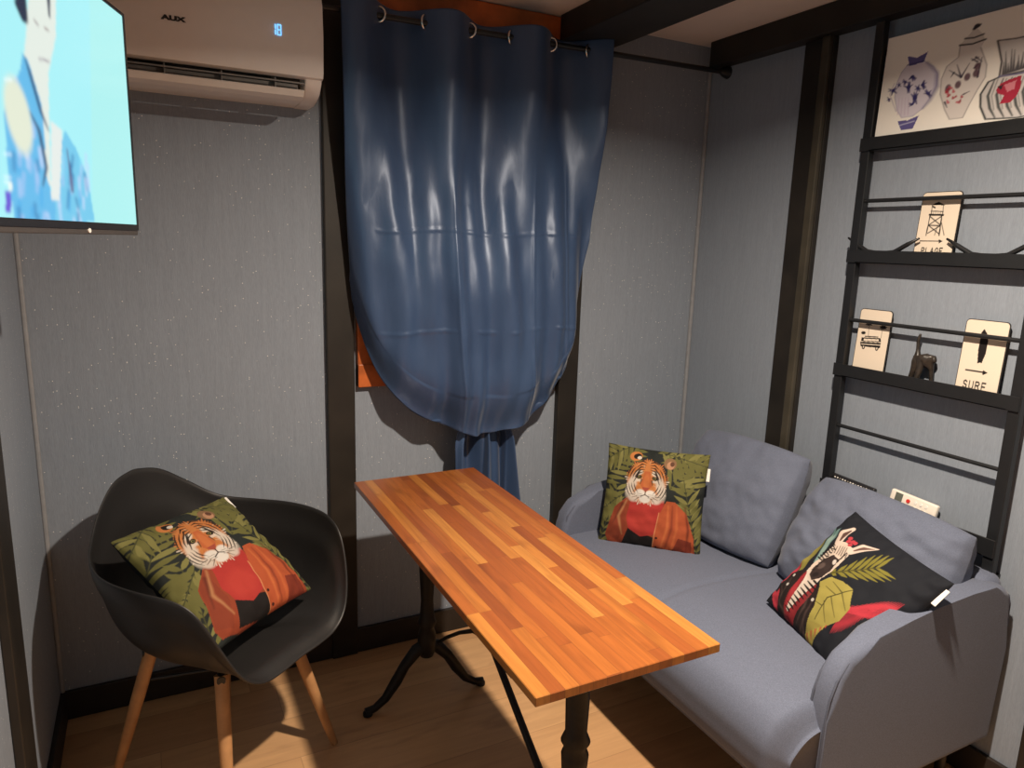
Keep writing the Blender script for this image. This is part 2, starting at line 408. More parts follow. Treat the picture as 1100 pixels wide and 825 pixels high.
def zebra_canvas():
    c = Canvas(230, 230, (24, 28, 38))
    c.f = lerp2((460, 45), (925, 425), (500, 885), (35, 520))
    def frond(a, b, n, ln, w, col, ang=40, stem=None, pal=None):
        ax, ay = a; bx, by = b; L = math.hypot(bx-ax, by-ay); dx, dy = (bx-ax)/L, (by-ay)/L; an = math.radians(ang)
        for k in range(n):
            t = k/(n-1)*.9+.05
            px, py = ax+(bx-ax)*t, ay+(by-ay)*t; l = ln*math.sin(PI*min(1, .25+.75*(1-t)))*1.0+ln*.15
            for sd in (-1, 1):
                e = (px+l*(dx*math.cos(an)-sd*dy*math.sin(an)), py+l*(dy*math.cos(an)+sd*dx*math.sin(an)))
                c.line([(px, py), ((px+e[0])/2, (py+e[1])/2), e], [w*.5, w, w*.15], col)
        c.line([a, b], [w*.5, w*.2], stem or col)
    frond((690, 560), (480, 640), 16, 80, .0052, (196, 30, 52), 30)
    frond((500, 600), (700, 590), 16, 85, .0052, (212, 36, 60), 28)
    frond((120, 560), (215, 310), 16, 60, .014, (206, 40, 66), 30)
    frond((250, 400), (300, 215), 22, 62, .010, (150, 140, 52), 45, (110, 104, 36)); frond((238, 400), (282, 235), 14, 40, .012, (168, 156, 62), 45)
    frond((320, 370), (400, 185), 20, 46, .008, (108, 146, 142), 28, (70, 104, 104)); frond((328, 360), (385, 215), 12, 36, .008, (146, 176, 166), 24)
    frond((430, 430), (655, 398), 8, 95, .014, (136, 128, 34), 38, (90, 84, 24))
    # jacket
    c.poly([(190, 400), (120, 470), (90, 600), (150, 660), (250, 800), (330, 760), (330, 690), (380, 600), (385, 500), (330, 470), (290, 400), (240, 390)], (40, 26, 24))
    c.poly([(262, 430), (300, 400), (330, 430), (370, 480), (330, 540), (260, 600), (190, 680), (150, 640), (175, 570), (210, 510)], (150, 22, 34))
    c.poly([(290, 420), (255, 440), (165, 610), (160, 640), (180, 640)], (186, 34, 46), .8)
    for a, b, d in (((120, 520), (180, 640), 0), ((150, 470), (140, 560), 0), ((330, 520), (250, 650), 0), ((350, 560), (230, 720), 0), ((300, 640), (240, 760), 0), ((200, 430), (150, 520), 0)):
        c.line([a, ((a[0]+b[0])/2+12, (a[1]+b[1])/2), b], [.003, .008, .002], (92, 70, 64), .8, .02)
    for p in ((215, 415), (190, 465), (352, 553)): c.ell(p, .014, .014, 0, (214, 206, 196))
    frond((105, 600), (110, 500), 8, 40, .012, (200, 36, 60), 35)
    # big leaves
    c.poly([(385, 470), (440, 448), (500, 470), (548, 505), (540, 590), (490, 645), (420, 668), (350, 680), (330, 640), (365, 580), (378, 520)], (176, 162, 66))
    c.poly([(330, 640), (420, 668), (350, 720), (300, 770), (265, 790), (290, 720)], (168, 152, 60))
    c.line([(545, 510), (430, 545), (370, 640)], [.003, .005, .003], (70, 66, 28))
    for a, b in (((500, 522), (450, 470)), ((470, 532), (415, 490)), ((500, 522), (520, 600)), ((450, 542), (470, 630)), ((415, 560), (420, 650)), ((405, 580), (370, 560))):
        c.line([a, b], [.004, .002], (84, 78, 34))
    for k in range(10):
        c.line([(300+k*14, 700-k*4), (285+k*15, 745-k*8)], [.005, .002], (206, 60, 40) if k % 2 else (200, 170, 60))
    # zebra neck
    c.poly([(300, 400), (285, 455), (240, 520), (190, 585), (200, 600), (250, 560), (330, 500), (370, 475), (400, 440), (340, 400)], (232, 214, 198))
    for k in range(9):
        t = k/8; x, y = 205+150*t, 590-120*t
        c.line([(x-16-10*t, y-20-6*t), (x+4, y+2), (x+10+18*t, y+14+8*t)], [.004, .0095, .004], (22, 18, 20))
    # head
    c.poly([(430, 255), (480, 262), (520, 300), (505, 345), (470, 385), (440, 420), (400, 450), (340, 462), (300, 440), (292, 400), (320, 360), (370, 320), (410, 280)], (228, 206, 188))
    c.poly([(375, 345), (430, 330), (462, 360), (430, 420), (390, 450), (335, 460), (312, 425), (325, 385)], (58, 44, 42))
    c.ell((372, 385), .035, .028, .8, (112, 92, 86), .8, .5); c.ell((350, 430), .03, .02, .8, (30, 22, 24), .8, .5)
    for k in range(7):
        t = k/6
        c.line([(415-70*t-8, 282+62*t-16), (430-60*t, 300+56*t)], [.007, .003], (26, 20, 22))
        c.line([(430-95*t, 300+100*t), (412-95*t, 292+104*t)], [.006, .003], (26, 20, 22))
    for k in range(6):
        c.line([(440+14*k, 275+6*k), (428+13*k, 318+7*k)], [.003, .0045], (50, 36, 34), .9)
    for k in range(5):
        c.line([(505-14*k, 320+16*k), (475-14*k, 345+16*k)], [.005, .003], (36, 28, 28))
    c.ell((428, 266), .022, .020, 0, (20, 14, 14)); c.ell((442, 372), .016, .022, .6, (226, 214, 204), 1, .3)
    # ears
    c.line([(440, 262), (455, 210), (495, 182)], [.030, .044, .022], (232, 208, 192)); c.line([(450, 250), (465, 215), (488, 192)], [.008, .02, .008], (96, 66, 58))
    c.line([(515, 318), (570, 300), (638, 298)], [.026, .034, .004], (232, 208, 192)); c.line([(530, 313), (575, 302), (622, 300)], [.006, .014, .002], (112, 80, 70))
    c.f_ = c.f
    for p in ((492, 258), (515, 262), (505, 280), (530, 272), (498, 240)): c.ell(p, .020, .016, .4, (206, 50, 66))
    return soften(c.a)

# ------------------------------------------------------------------ room shell
XL, XR, YB, YF, ZC = -.316, 2.079, 2.377, -2.2, 2.292
def slab(name, x0, x1, y0, y1, z0, z1, mat, bev=0, parent=None, kind='structure'):
    bm = bmesh.new(); box(bm, x0, x1, y0, y1, z0, z1, bev)
    o = mk(name, bm, mat, parent)
    if not parent: tag(o, kind=kind)
    return o
slab('floor', XL-.1, XR+.1, YF-.1, YB+.1, -.1, 0, M_FLOOR)
slab('ceiling', XL-.1, XR+.1, YF-.1, YB+.1, ZC, ZC+.1, M_CEIL)
slab('wall_left', XL-.1, XL, YF, YB, 0, ZC, WP)
slab('wall_right', XR, XR+.1, YF, YB, 0, ZC, WP)
slab('wall_front', XL-.1, XR+.1, YF-.1, YF, 0, ZC, WP)
WX0, WX1, WZ0, WZ1 = .70, 1.33, 1.08, 2.12
bm = bmesh.new()
box(bm, XL-.1, WX0, YB, YB+.1, 0, ZC); box(bm, WX1, XR+.1, YB, YB+.1, 0, ZC)
box(bm, WX0, WX1, YB, YB+.1, 0, WZ0); box(bm, WX0, WX1, YB, YB+.1, WZ1, ZC)
tag(mk('wall_back', bm, WP), kind='structure')
# window behind the curtain
win = empty('window_1', ((WX0+WX1)/2, YB, WZ0)); tag(win, kind='structure')
def child(name, bm, mat, par, **k):
    """link a mesh given in world coordinates under an (unscaled, z-rotated) empty"""
    Mi = (Matrix.Translation(par.location) @ Matrix.Rotation(par.rotation_euler.z, 4, 'Z')).inverted()
    bmesh.ops.transform(bm, matrix=Mi, verts=bm.verts)
    return mk(name, bm, mat, par, **k)
bm = bmesh.new()
for b in ((.622, .70, 1.00, 2.285), (1.33, 1.405, 1.00, 2.285)): box(bm, b[0], b[1], YB-.022, YB+.02, b[2], b[3], .003)
box(bm, .622, 1.405, YB-.024, YB+.02, 2.12, 2.288, .003); box(bm, .622, 1.405, YB-.026, YB+.02, 1.0, 1.08, .003)
child('window_casing', bm, M_CASING, win)
bm = bmesh.new()
for b in ((.70, .745, 1.08, 2.12), (1.285, 1.33, 1.08, 2.12), (.745, 1.285, 1.08, 1.125), (.745, 1.285, 2.075, 2.12), (1.0, 1.03, 1.125, 2.075)):
    box(bm, b[0], b[1], YB+.01, YB+.05, b[2], b[3], .002)
child('window_frame', bm, M_CASING, win)
bm = bmesh.new(); box(bm, .74, 1.29, YB+.028, YB+.034, 1.12, 2.08); child('glass', bm, M_GLASS, win)
# posts, beams, corner beads
slab('trim_1', .518, .611, YB-.022, YB, 0, ZC, M_BLACKWOOD, .004)
slab('trim_2', 1.414, 1.500, YB-.03, YB, 0, ZC, M_BLACKWOOD, .004)
slab('trim_3', XR-.022, XR, 1.765, 1.885, 0, 2.2, M_BLACKWOOD, .003)
slab('trim_4', XR-.04, XR-.022, 1.768, 1.80, 0, 2.2, M_POSTEDGE, .004)
slab('trim_5', XR-.03, XR, .70, .885, 0, 2.2, M_BLACKWOOD, .003)
slab('trim_6', XL, XL+.02, 1.66, 1.785, 0, ZC, M_BLACKWOOD, .003)
slab('trim_7', 1.355, 1.565, YF, YB-.03, 2.205, ZC, M_BLACKWOOD, .004)
slab('trim_8', XR-.062, XR, YF, YB-.06, 2.20, ZC, M_BLACKWOOD, .004)
slab('trim_9', XR-.014, XR, YB-.014, YB, .09, 2.29, M_BEAD, .004)
slab('trim_10', XL, XL+.012, YB-.012, YB, .09, 2.29, M_BEAD, .004)
slab('baseboard_back', XL, XR, YB-.014, YB, 0, .095, M_BASE, .003)
slab('baseboard_left', XL, XL+.014, YF, YB-.014, 0, .095, M_BASE, .003)
slab('baseboard_right', XR-.014, XR, YF, YB-.014, 0, .095, M_BASE, .003)

# ceiling downlight (above the frame) that lights the corner, plus an added fill lamp behind
for i, (x, y) in enumerate(((LAMP[0], LAMP[1]), (.3, -1.1))):
    lamp = empty('ceiling_downlight', (x, y, ZC), 0, ('round recessed downlight in the ceiling above the table' if i == 0 else 'round fixture added in the ceiling behind the viewer for the fill light'), 'ceiling light', 'ceiling downlights')
    bm = bmesh.new(); torus(bm, (0, 0, -.004), (0, 0, 1), .062, .006); mk('rim', bm, M_STEEL, lamp, smooth=True)
    bm = bmesh.new(); lathe(bm, [(.056, -.004), (.056, -.001)], 24); mk('lens', bm, M_TAG, lamp)

# ------------------------------------------------------------------ television on the left wall
TV = empty('television', (XL, 1.25, 1.52), 0, 'large flat television with bright cyan picture, mounted on the left wall', 'television')
tx, ty = -.011, 1.75                      # far bottom corner
tdir = Vector((-.335, -1, 0)).normalized(); tn = Vector((1, -.335, 0)).normalized()   # towards the viewer, facing the room
TL_, TH_ = .73, .428
def tvp(a, b, c): return Vector((tx, ty, 1.502))+tdir*a+tn*c+Vector((0, 0, b))
def tbox(bm, a0, a1, b0, b1, c0, c1, bev=0):
    t = bmesh.new(); box(t, a0, a1, b0, b1, c0, c1, bev)
    for v in t.verts: v.co = tvp(*v.co)
    bmesh.ops.reverse_faces(t, faces=t.faces); join(bm, t)
bm = bmesh.new(); tbox(bm, 0, TL_, .0, TH_, -.012, 0, .003); tbox(bm, .12, TL_-.12, .03, .30, -.045, -.012, .01)
child('housing', bm, M_TVB, TV)
bm = bmesh.new()
tbox(bm, .0, TL_, .0, .012, 0, .003); tbox(bm, 0, TL_, TH_-.006, TH_, 0, .003); tbox(bm, 0, .007, .012, TH_-.006, 0, .003); tbox(bm, TL_-.007, TL_, .012, TH_-.006, 0, .003)
child('bezel', bm, M_TVB, TV)
bm = bmesh.new(); tbox(bm, .0, TL_, -.010, .002, -.030, .001, .002); child('lower_trim', bm, M_TVG, TV)
bm = bmesh.new(); lathe(bm, [(.006, 0), (.006, .002)], 12)
for v in bm.verts: v.co = tvp(.245+v.co.x, -.003+v.co.y*.7, .0012+v.co.z)
child('logo', bm, M_TAG, TV)
bm = bmesh.new(); tbox(bm, .28, .48, .10, .30, -.060, -.045, .004)
a = tvp(.38, .20, -.055); e_ = (a.x-.07, a.y+.16, a.z); wy = a.y+.02
box(bm, XL, XL+.012, wy-.05, wy+.05, 1.58, 1.84, .003); tube(bm, [(XL+.01, wy, a.z), e_], .014); tube(bm, [e_, a], .014)
lathe(bm, [(.018, -.03), (.018, .03)], 14, e_)
child('mounting_arm', bm, M_RACK, TV)
sw, sh = 200, 150
cv = Canvas(sw, sh, (160, 226, 232)); S0 = tvp(.007, .012, .0012)
def tvuv(px, py):
    p = at(px, py, S0, tn)-tvp(0, 0, 0); a = p.dot(tdir); return (1-(a-.007)/(TL_-.014), (p.z-.012)/(TH_-.018))
cv.f = tvuv
cv.poly([(95, -80), (150, -80), (149, 250), (100, 250)], (172, 226, 214), .4)
cv.poly([(35, -60), (60, -60), (60, 40), (52, 80), (55, 230), (62, 246), (35, 240), (30, 120), (26, 60)], (214, 222, 214))
cv.line([(24, -30), (20, 5), (26, 20), (22, -60)], [.01, .02, .005], (40, 50, 70))
cv.line([(50, -40), (52, 0), (53, 18)], [.012, .004], (60, 66, 84))
cv.line([(37, 22), (41, 27)], .003, (110, 80, 90)); cv.line([(48, 30), (52, 32)], .003, (120, 84, 92)); cv.line([(42, 63), (53, 66)], .003, (130, 110, 130))
cv.poly([(24, 58), (30, 64), (44, 110), (48, 150), (50, 190), (60, 220), (66, 250), (18, 246), (10, 200), (4, 120), (14, 88), (22, 75)], (96, 176, 220))
cv.poly([(70, 140), (82, 160), (94, 190), (102, 238), (60, 240), (58, 200), (64, 160)], (112, 190, 222))
rng = random.Random(5)
for k in range(60):
    if k % 2: x = rng.uniform(62, 96); y = rng.uniform(165, 240)
    else: y = rng.uniform(75, 240); x = rng.uniform(14+(y > 180)*6, 34+(y-75)*.12)
    cc = rng.choice(((60, 160, 220), (190, 200, 236), (206, 214, 240), (30, 90, 150), (130, 220, 236), (170, 190, 230)))
    cv.line([(x, y), (x+rng.uniform(-2, 3), y+rng.uniform(8, 22))], [.004, rng.uniform(.006, .016), .003], cc, .75, .02)
cv.line([(26, 60), (32, 78), (44, 120), (52, 140)], [.002, .010, .003], (44, 60, 96), .8); cv.line([(32, 120), (42, 140), (50, 180), (46, 200)], [.003, .010, .003], (50, 60, 90), .8)
cv.line([(72, 160), (78, 205)], [.003, .008], (90, 84, 120), .8)
cv.ell((20, 125), .05, .13, .1, (214, 220, 200), 1, .3)
cv.poly([(55, 130), (67, 140), (64, 215), (55, 215)], (216, 222, 218))
for py in (85, 165, 190, 196): cv.line([(5, py), (12, py+1)], .003, (236, 246, 250))
cv.poly([(6, 205), (12, 207), (12, 229), (6, 228)], (100, 80, 200)); cv.poly([(9, 195), (13, 196), (13, 206), (9, 206)], (225, 236, 230))
bm = bmesh.new()
def scr(u, v): return tvp(.007+(1-u)*(TL_-.014), .012+v*(TH_-.018), .0012)
grid(bm, sw, sh, scr); o = child('screen', bm, M_SCREEN, TV); set_print(o, blur(cv.a, 2).reshape(-1, 3))

# ------------------------------------------------------------------ air conditioner
AC = empty('air_conditioner', (.09, YB, 1.86), 0, 'white wall-mounted air conditioner with open flap high on the back wall', 'air conditioner')
ax0, ax1 = -.306, .482
prof = [(2.377, 1.886), (2.30, 1.886), (2.255, 1.890), (2.215, 1.902), (2.187, 1.927), (2.180, 1.947), (2.180, 2.14), (2.19, 2.155), (2.21, 2.160), (2.377, 2.160)]
bm = bmesh.new()
inner = [(2.377, 1.888), (2.30, 1.888), (2.275, 1.889), (2.272, 1.955), (2.19, 1.947), (2.182, 1.95), (2.182, 2.14), (2.19, 2.155), (2.21, 2.160), (2.377, 2.160)]
prism(bm, inner, lambda y, z: (ax0+.02, y, z), lambda y, z: (ax1-.045, y, z))
child('housing', bm, M_WHITE2, AC)
for x0, x1 in ((ax0, ax0+.022), (ax1-.047, ax1)):
    bm = bmesh.new(); prism(bm, prof, lambda y, z: (x0, y, z), lambda y, z: (x1, y, z), .005, 3)
    child('end_cap', bm, M_WHITE, AC, autos=50)
bm = bmesh.new()
pp = [(2.186, 1.937), (2.170, 1.941), (2.164, 1.955), (2.160, 2.05), (2.163, 2.13), (2.178, 2.158), (2.19, 2.16)]
pp2 = [(y+.006, z) for y, z in pp[::-1]]
prism(bm, pp+pp2, lambda y, z: (ax0-.001, y, z), lambda y, z: (ax1+.001, y, z), .002, 2)
child('front_panel', bm, M_WHITE, AC, autos=40)
bm = bmesh.new()
fl = [(2.268, 1.880), (2.20, 1.880), (2.170, 1.886), (2.156, 1.900), (2.160, 1.903), (2.173, 1.891), (2.204, 1.886), (2.268, 1.886)]
prism(bm, fl, lambda y, z: (ax0+.03, y, z), lambda y, z: (ax1-.055, y, z), .001, 1)
child('flap', bm, M_WHITE2, AC)
bm = bmesh.new(); box(bm, ax0+.022, ax1-.047, 2.262, 2.270, 1.890, 1.950); child('outlet', bm, M_VOID, AC)
bm = bmesh.new(); box(bm, ax0+.03, ax1-.06, 2.225, 2.229, 1.912, 1.928); tube(bm, [(ax0+.03, 2.19, 1.926), (ax1-.05, 2.19, 1.926)], .0025, 6)
child('vane', bm, M_GREYV, AC)
for k in range(5):
    bm = bmesh.new(); x = ax0+.10+k*.14; box(bm, x, x+.003, 2.196, 2.262, 1.895, 1.946); child('fin', bm, M_GREYV, AC)
def text_mesh(name, txt, size, M, mat, par, ext=.0006, bold=0):
    cu = bpy.data.curves.new('t', 'FONT'); cu.body = txt; cu.size = size; cu.extrude = ext; cu.align_x = 'CENTER'; cu.align_y = 'CENTER'; cu.offset = bold
    ob = bpy.data.objects.new('t', cu); C.objects.link(ob)
    me = bpy.data.meshes.new_from_object(ob.evaluated_get(bpy.context.evaluated_depsgraph_get()))
    bpy.data.objects.remove(ob)
    bm = bmesh.new(); bm.from_mesh(me); bmesh.ops.transform(bm, matrix=M, verts=bm.verts)
    return child(name, bm, mat, par)
p = at(186, 20, (0, 2.161, 0), (0, 1, 0))
text_mesh('lettering', 'AUX', .019, Matrix.Translation((p.x, 2.1595, p.z)) @ Matrix.Rotation(PI/2, 4, 'X') @ Matrix.Diagonal((1.35, .8, 1, 1)), M_INK, AC, bold=.0012)
n_ = NT('display_blue_led'); M_LED = n_.set(Base_Color=(.1, .2, .3), Emission_Color=(.16, .50, 1, 1), Emission_Strength=1.6)
p = at(299, 32, (0, 2.161, 0), (0, 1, 0))
bm = bmesh.new()
def seg(x0, x1, z0, z1): box(bm, p.x+x0, p.x+x1, 2.1585, 2.1605, p.z+z0, p.z+z1)
seg(-.009, -.0065, .001, .013); seg(-.009, -.0065, -.013, -.001)
seg(-.003, .007, .0118, .014); seg(-.003, .007, -.001, .001); seg(-.003, .007, -.014, -.0118)
for xx in (-.0032, .0055):
    seg(xx, xx+.0022, .001, .013); seg(xx, xx+.0022, -.013, -.001)
child('display', bm, M_LED, AC)

# ------------------------------------------------------------------ curtain rod and curtain
RY, RZ = 2.275, 2.168
ROD = empty('curtain_rod', (.5, RY, RZ), 0, 'black metal curtain rod reaching to the right wall above the window', 'curtain rod')
bm = bmesh.new(); tube(bm, [(.47, RY, RZ-.006), (2.06, RY, RZ+.012)], .0095, 12); child('rod', bm, M_RACK, ROD, autos=40)
for x in (.50, ):
    bm = bmesh.new(); box(bm, x-.008, x+.008, RY-.014, YB, RZ-.022, RZ-.010, .002); box(bm, x-.014, x+.014, YB-.006, YB, RZ-.05, RZ+.03, .002)
    torus(bm, (x, RY, RZ), (1, 0, 0), .012, .004); child('bracket', bm, M_RACK, ROD)
bm = bmesh.new(); tube(bm, [(2.04, RY, RZ+.012), (2.055, RY, RZ+.012), (2.078, RY, RZ+.012)], [.010, .018, .024], 14); child('finial', bm, M_RACK, ROD, autos=40)
CUR = empty('curtain', (1.0, RY, .85), 0, 'shiny blue satin eyelet curtain knotted at the bottom, hanging over the window', 'curtain')
EX = [(0, .600), (.06, .640), (.12, .700), (.20, .792), (.30, .905), (.5, 1.050), (.65, 1.173), (.78, 1.300), (.88, 1.390), (.95, 1.445), (1, 1.482)]
EZ = [(0, 1.300), (.06, 1.130), (.12, 1.010), (.20, .915), (.30, .856), (.5, .836), (.65, .846), (.78, .900), (.88, 1.015), (.95, 1.19), (1, 1.42)]
ZT, ZB = 2.205, .845
def fold(x): return -math.cos(2*PI*(x-.90)/.302)
def cur(u, v):
    # v 0..1 the hanging panel, 1..1.12 the curl under to the knot
    vv = min(v, 1)
    xt = .553+u*(1.500-.553)
    ex, ez = interp(EX, u), interp(EZ, u); x = xt+(ex-xt)*(.35*vv+.65*vv**2.2)
    z = ZT+(ez-ZT)*vv; vh = (ZT-z)/(ZT-ZB)
    s = 2*u-1
    amp = .046*(1-smoothstep(.05, .60, vh))+.010
    y = RY+amp*fold(xt)*(1 if v < .9 else .6)
    y += .013*math.sin(u*27+1.6*math.sin(3*vh)+1.2*noise.noise(Vector((u*4, vh*2, 2))))*smoothstep(.1, .4, vh)
    y += .008*math.sin(u*57+2.0+2*vh+3*noise.noise(Vector((u*3, vh*2, 7))))*smoothstep(.2, .5, vh)
    y -= .085*smoothstep(.2, .75, vh)*(1-abs(s)**3)
    y += .055*smoothstep(.84, 1, vv)**2
    y -= .016*math.exp(-((u-.52-.12*(1-vv))/.10)**2)*smoothstep(.3, .6, vv)+.012*math.exp(-((u-.22)/.06)**2)*smoothstep(.15, .5, vv)
    y += .030*smoothstep(.3, .8, vv)*abs(s)**4
    # soft sag wrinkles and the packing creases
    y += .012*(noise.noise(Vector((x*7, z*3.0, 1.3))))*smoothstep(.05, .3, vv)
    y += .005*(noise.noise(Vector((x*22, z*9.0, 5.3))))*smoothstep(.15, .4, vv)
    for zc, st in ((1.20, .007), (1.53, .005)):
        y -= st*.55*math.exp(-((z-zc-.006*math.sin(x*16))/.004)**2)*smoothstep(.25, .4, abs(noise.noise(Vector((x*7, zc, 0))))+.17)
    for xc in (.36, .70, .86): y -= .005*math.exp(-((u-xc-.01*math.sin(vv*7))/.006)**2)*smoothstep(.3, .5, vv)
    bl = smoothstep(.86, 1, vv)
    z += .006*math.sin(u*9)*bl*bl+.006*math.sin(u*23+1)*bl*bl
    if v > 1:
        t = (v-1)/.12; y = y+(2.335-y)*smoothstep(0, 1, t); x = x+(1.05+.14*s*.5-x)*t; z = z+(.935-z)*t*t-.016*math.sin(t*PI)*(1-abs(s))
    y = min(y, 2.345)
    if x > 1.405 or x < .62: y = min(y, YB-.034)
    return Vector((x, y, z))
bm = bmesh.new(); grid(bm, 260, 260, lambda u, v: cur(u, v*1.12))
fabric_o = child('fabric', bm, M_SATIN, CUR, smooth=True)
sm = fabric_o.modifiers.new('s', 'SOLIDIFY'); sm.thickness = .0012
def tail(u, v):
    s = 2*u-1; w_ = .070+.050*smoothstep(0, .35, v)+.02*v
    x = 1.055+.025*v+w_*s*1.0+.012*math.sin(u*17+v*2)
    y = 2.285-.035*math.cos(u*4*PI-.6)*(.5+.5*smoothstep(0, .4, v))+.008*math.sin(u*40+v*3)
    z = .955-v*.52+.012*math.sin(u*14)*v
    return Vector((x, min(y, 2.34), z))
bm = bmesh.new(); grid(bm, 110, 60, tail); t_ = child('hanging_end', bm, M_SATIN, CUR, smooth=True)
sm = t_.modifiers.new('s', 'SOLIDIFY'); sm.thickness = .002
bm = bmesh.new(); torus(bm, (1.05, 2.315, .945), (.1, .05, 1), .060, .020, 30, 10)
for v in bm.verts: v.co.y = 2.315+(v.co.y-2.315)*.35
child('knot', bm, M_SATIN, CUR, smooth=True)
for k, xx in enumerate((.677, .826, .977, 1.128, 1.279, 1.430)):
    bm = bmesh.new(); sg = 1 if k % 2 else -1
    tan = Vector((1, -sg*(-.80), 0)).normalized(); nr = Vector((-tan.y, tan.x, 0))
    torus(bm, (xx, RY, RZ), nr, .0205, .0042); child('eyelet', bm, M_STEEL, CUR, smooth=True)

# ------------------------------------------------------------------ bistro table
TB = empty('bistro_table', (.745, 1.52, 0), 0, 'narrow butcher-block table of orange-brown wood staves on black cast-iron trestle legs', 'table')
bm = bmesh.new(); box(bm, .541, .951, .928, 2.112, .731, .75, .0015, 1)
top = child('tabletop', bm, M_TOP, TB)
def foot_pts(sx, yc, X=.745): return [(X, yc, .205), (X+sx*.035, yc, .190), (X+sx*.075, yc, .145), (X+sx*.105, yc, .095), (X+sx*.14, yc, .045), (X+sx*.175, yc, .020), (X+sx*.205, yc, .014)]
for yc, X in ((2.0, .745), (1.05, .708)):
    bm = bmesh.new()
    lathe(bm, [(.006, .155), (.022, .165), (.030, .19), (.030, .24), (.022, .265), (.031, .285), (.024, .30), (.020, .36), (.026, .47), (.028, .50), (.022, .515), (.030, .53), (.022, .55), (.024, .62), (.022, .665), (.027, .69), (.040, .707), (.058, .719)], 20, (X, yc, 0))
    leg = child('leg', bm, M_IRON, TB, autos=50)
    bm = bmesh.new(); prism(bm, [(-.16, .721), (-.16, .731), (.16, .731), (.16, .721), (.10, .714), (.05, .69), (-.05, .69), (-.10, .714)], lambda a, z: (X+a, yc-.02, z), lambda a, z: (X+a, yc+.02, z), .003, 2)
    ob = child('top_plate', bm, M_IRON, TB, autos=40); ob.parent = leg
    for sx in (-1, 1):
        bm = bmesh.new(); tube(bm, foot_pts(sx, yc, X), [.020, .021, .017, .018, .014, .012, .013], 12)
        lathe(bm, [(.010, .0), (.016, .003), (.016, .012), (.010, .018)], 12, (X+sx*.198, yc, 0))
        ob = child('foot', bm, M_IRON, TB, autos=50); ob.parent = leg
bm = bmesh.new()
arch = [(.775, 1.97, .22), (.775, 1.90, .275), (.775, 1.80, .345), (.775, 1.70, .405), (.775, 1.63, .425), (.775, 1.56, .415), (.775, 1.40, .315), (.775, 1.22, .205), (.735, 1.07, .165)]
tube(bm, arch, [.006, .006, .006, .007, .0085, .0095, .0095, .0095, .0095], 10, 1.0); child('brace', bm, M_IRON, TB, autos=50)

# ------------------------------------------------------------------ armchair
F = math.atan2(-.775, .63)                  # forward heading
CH = empty('armchair', (.126, 1.955, 0), F, 'black moulded plastic tub armchair on four splayed beech legs, in the left corner', 'armchair')
rimr = [(0, .280), (15, .294), (26, .314), (36, .328), (46, .322), (58, .306), (75, .292), (90, .284), (115, .278), (140, .278), (160, .282), (180, .285)]
rimz = [(0, .440), (18, .441), (28, .448), (36, .480), (44, .565), (52, .645), (62, .676), (75, .684), (90, .686), (115, .688), (135, .706), (152, .765), (166, .815), (180, .832)]
def shell(a, t):
    th = a*2*PI-PI; d = abs(math.degrees(th))
    R = interp(rimr, d); Z = interp(rimz, d); z0 = .415
    fr = 1-smoothstep(20, 50, d)
    rr = (1-(1-t)**1.75)*(1-fr)+t*fr
    rr = rr*R
    # narrower pan at the bottom than at the rim
    zz = z0+(Z-z0)*(t**2.6)
    if fr > 0: zz += fr*(.018*math.sin(t*PI*.9)-.02*smoothstep(.8, 1, t)**2)
    zz += .012*smoothstep(.93, 1, t)*(1-fr)
    rr += .016*smoothstep(.86, 1, t)*(1-fr)
    x = rr*math.cos(th); y = rr*math.sin(th)
    x -= .035*smoothstep(.5, 1, t)*smoothstep(120, 180, d)*0
    return Vector((x, y, zz))
bm = bmesh.new(); na, nt = 96, 36
ctr = bm.verts.new((0, 0, .415)); rows = []
for j in range(1, nt+1): rows.append([bm.verts.new(shell(i/na, j/nt)) for i in range(na)])
for i in range(na): bm.faces.new((ctr, rows[0][i], rows[0][(i+1) % na]))
for a_, b_ in zip(rows, rows[1:]):
    for i in range(na): bm.faces.new((a_[i], b_[i], b_[(i+1) % na], a_[(i+1) % na]))
sh_ = mk('seat_shell', bm, M_SHELL, CH, smooth=True)
m_ = sh_.modifiers.new('s', 'SOLIDIFY'); m_.thickness = .007; m_.offset = -1
m_ = sh_.modifiers.new('b', 'SUBSURF'); m_.levels = 1; m_.render_levels = 1
for sx in (-1, 1):
    for sy in (-1, 1):
        bm = bmesh.new(); p0 = Vector((sx*.125, sy*.125, .398)); p1 = Vector((sx*.215, sy*.205, 0))
        tube(bm, [p0, p0.lerp(p1, .35), p0.lerp(p1, .8), p1], [.0175, .017, .013, .011], 16)
        leg = mk('leg', bm, M_BEECH, CH, autos=50)
bm = bmesh.new()
tube(bm, [(-.14, -.14, .392), (.14, .14, .392)], .011, 10); tube(bm, [(-.14, .14, .392), (.14, -.14, .392)], .011, 10)
tube(bm, [(-.15, -.145, .31), (.15, .145, .31)], .0045, 8); tube(bm, [(-.15, .145, .315), (.15, -.145, .315)], .0045, 8)
mk('underframe', bm, M_RACK, CH, autos=40)

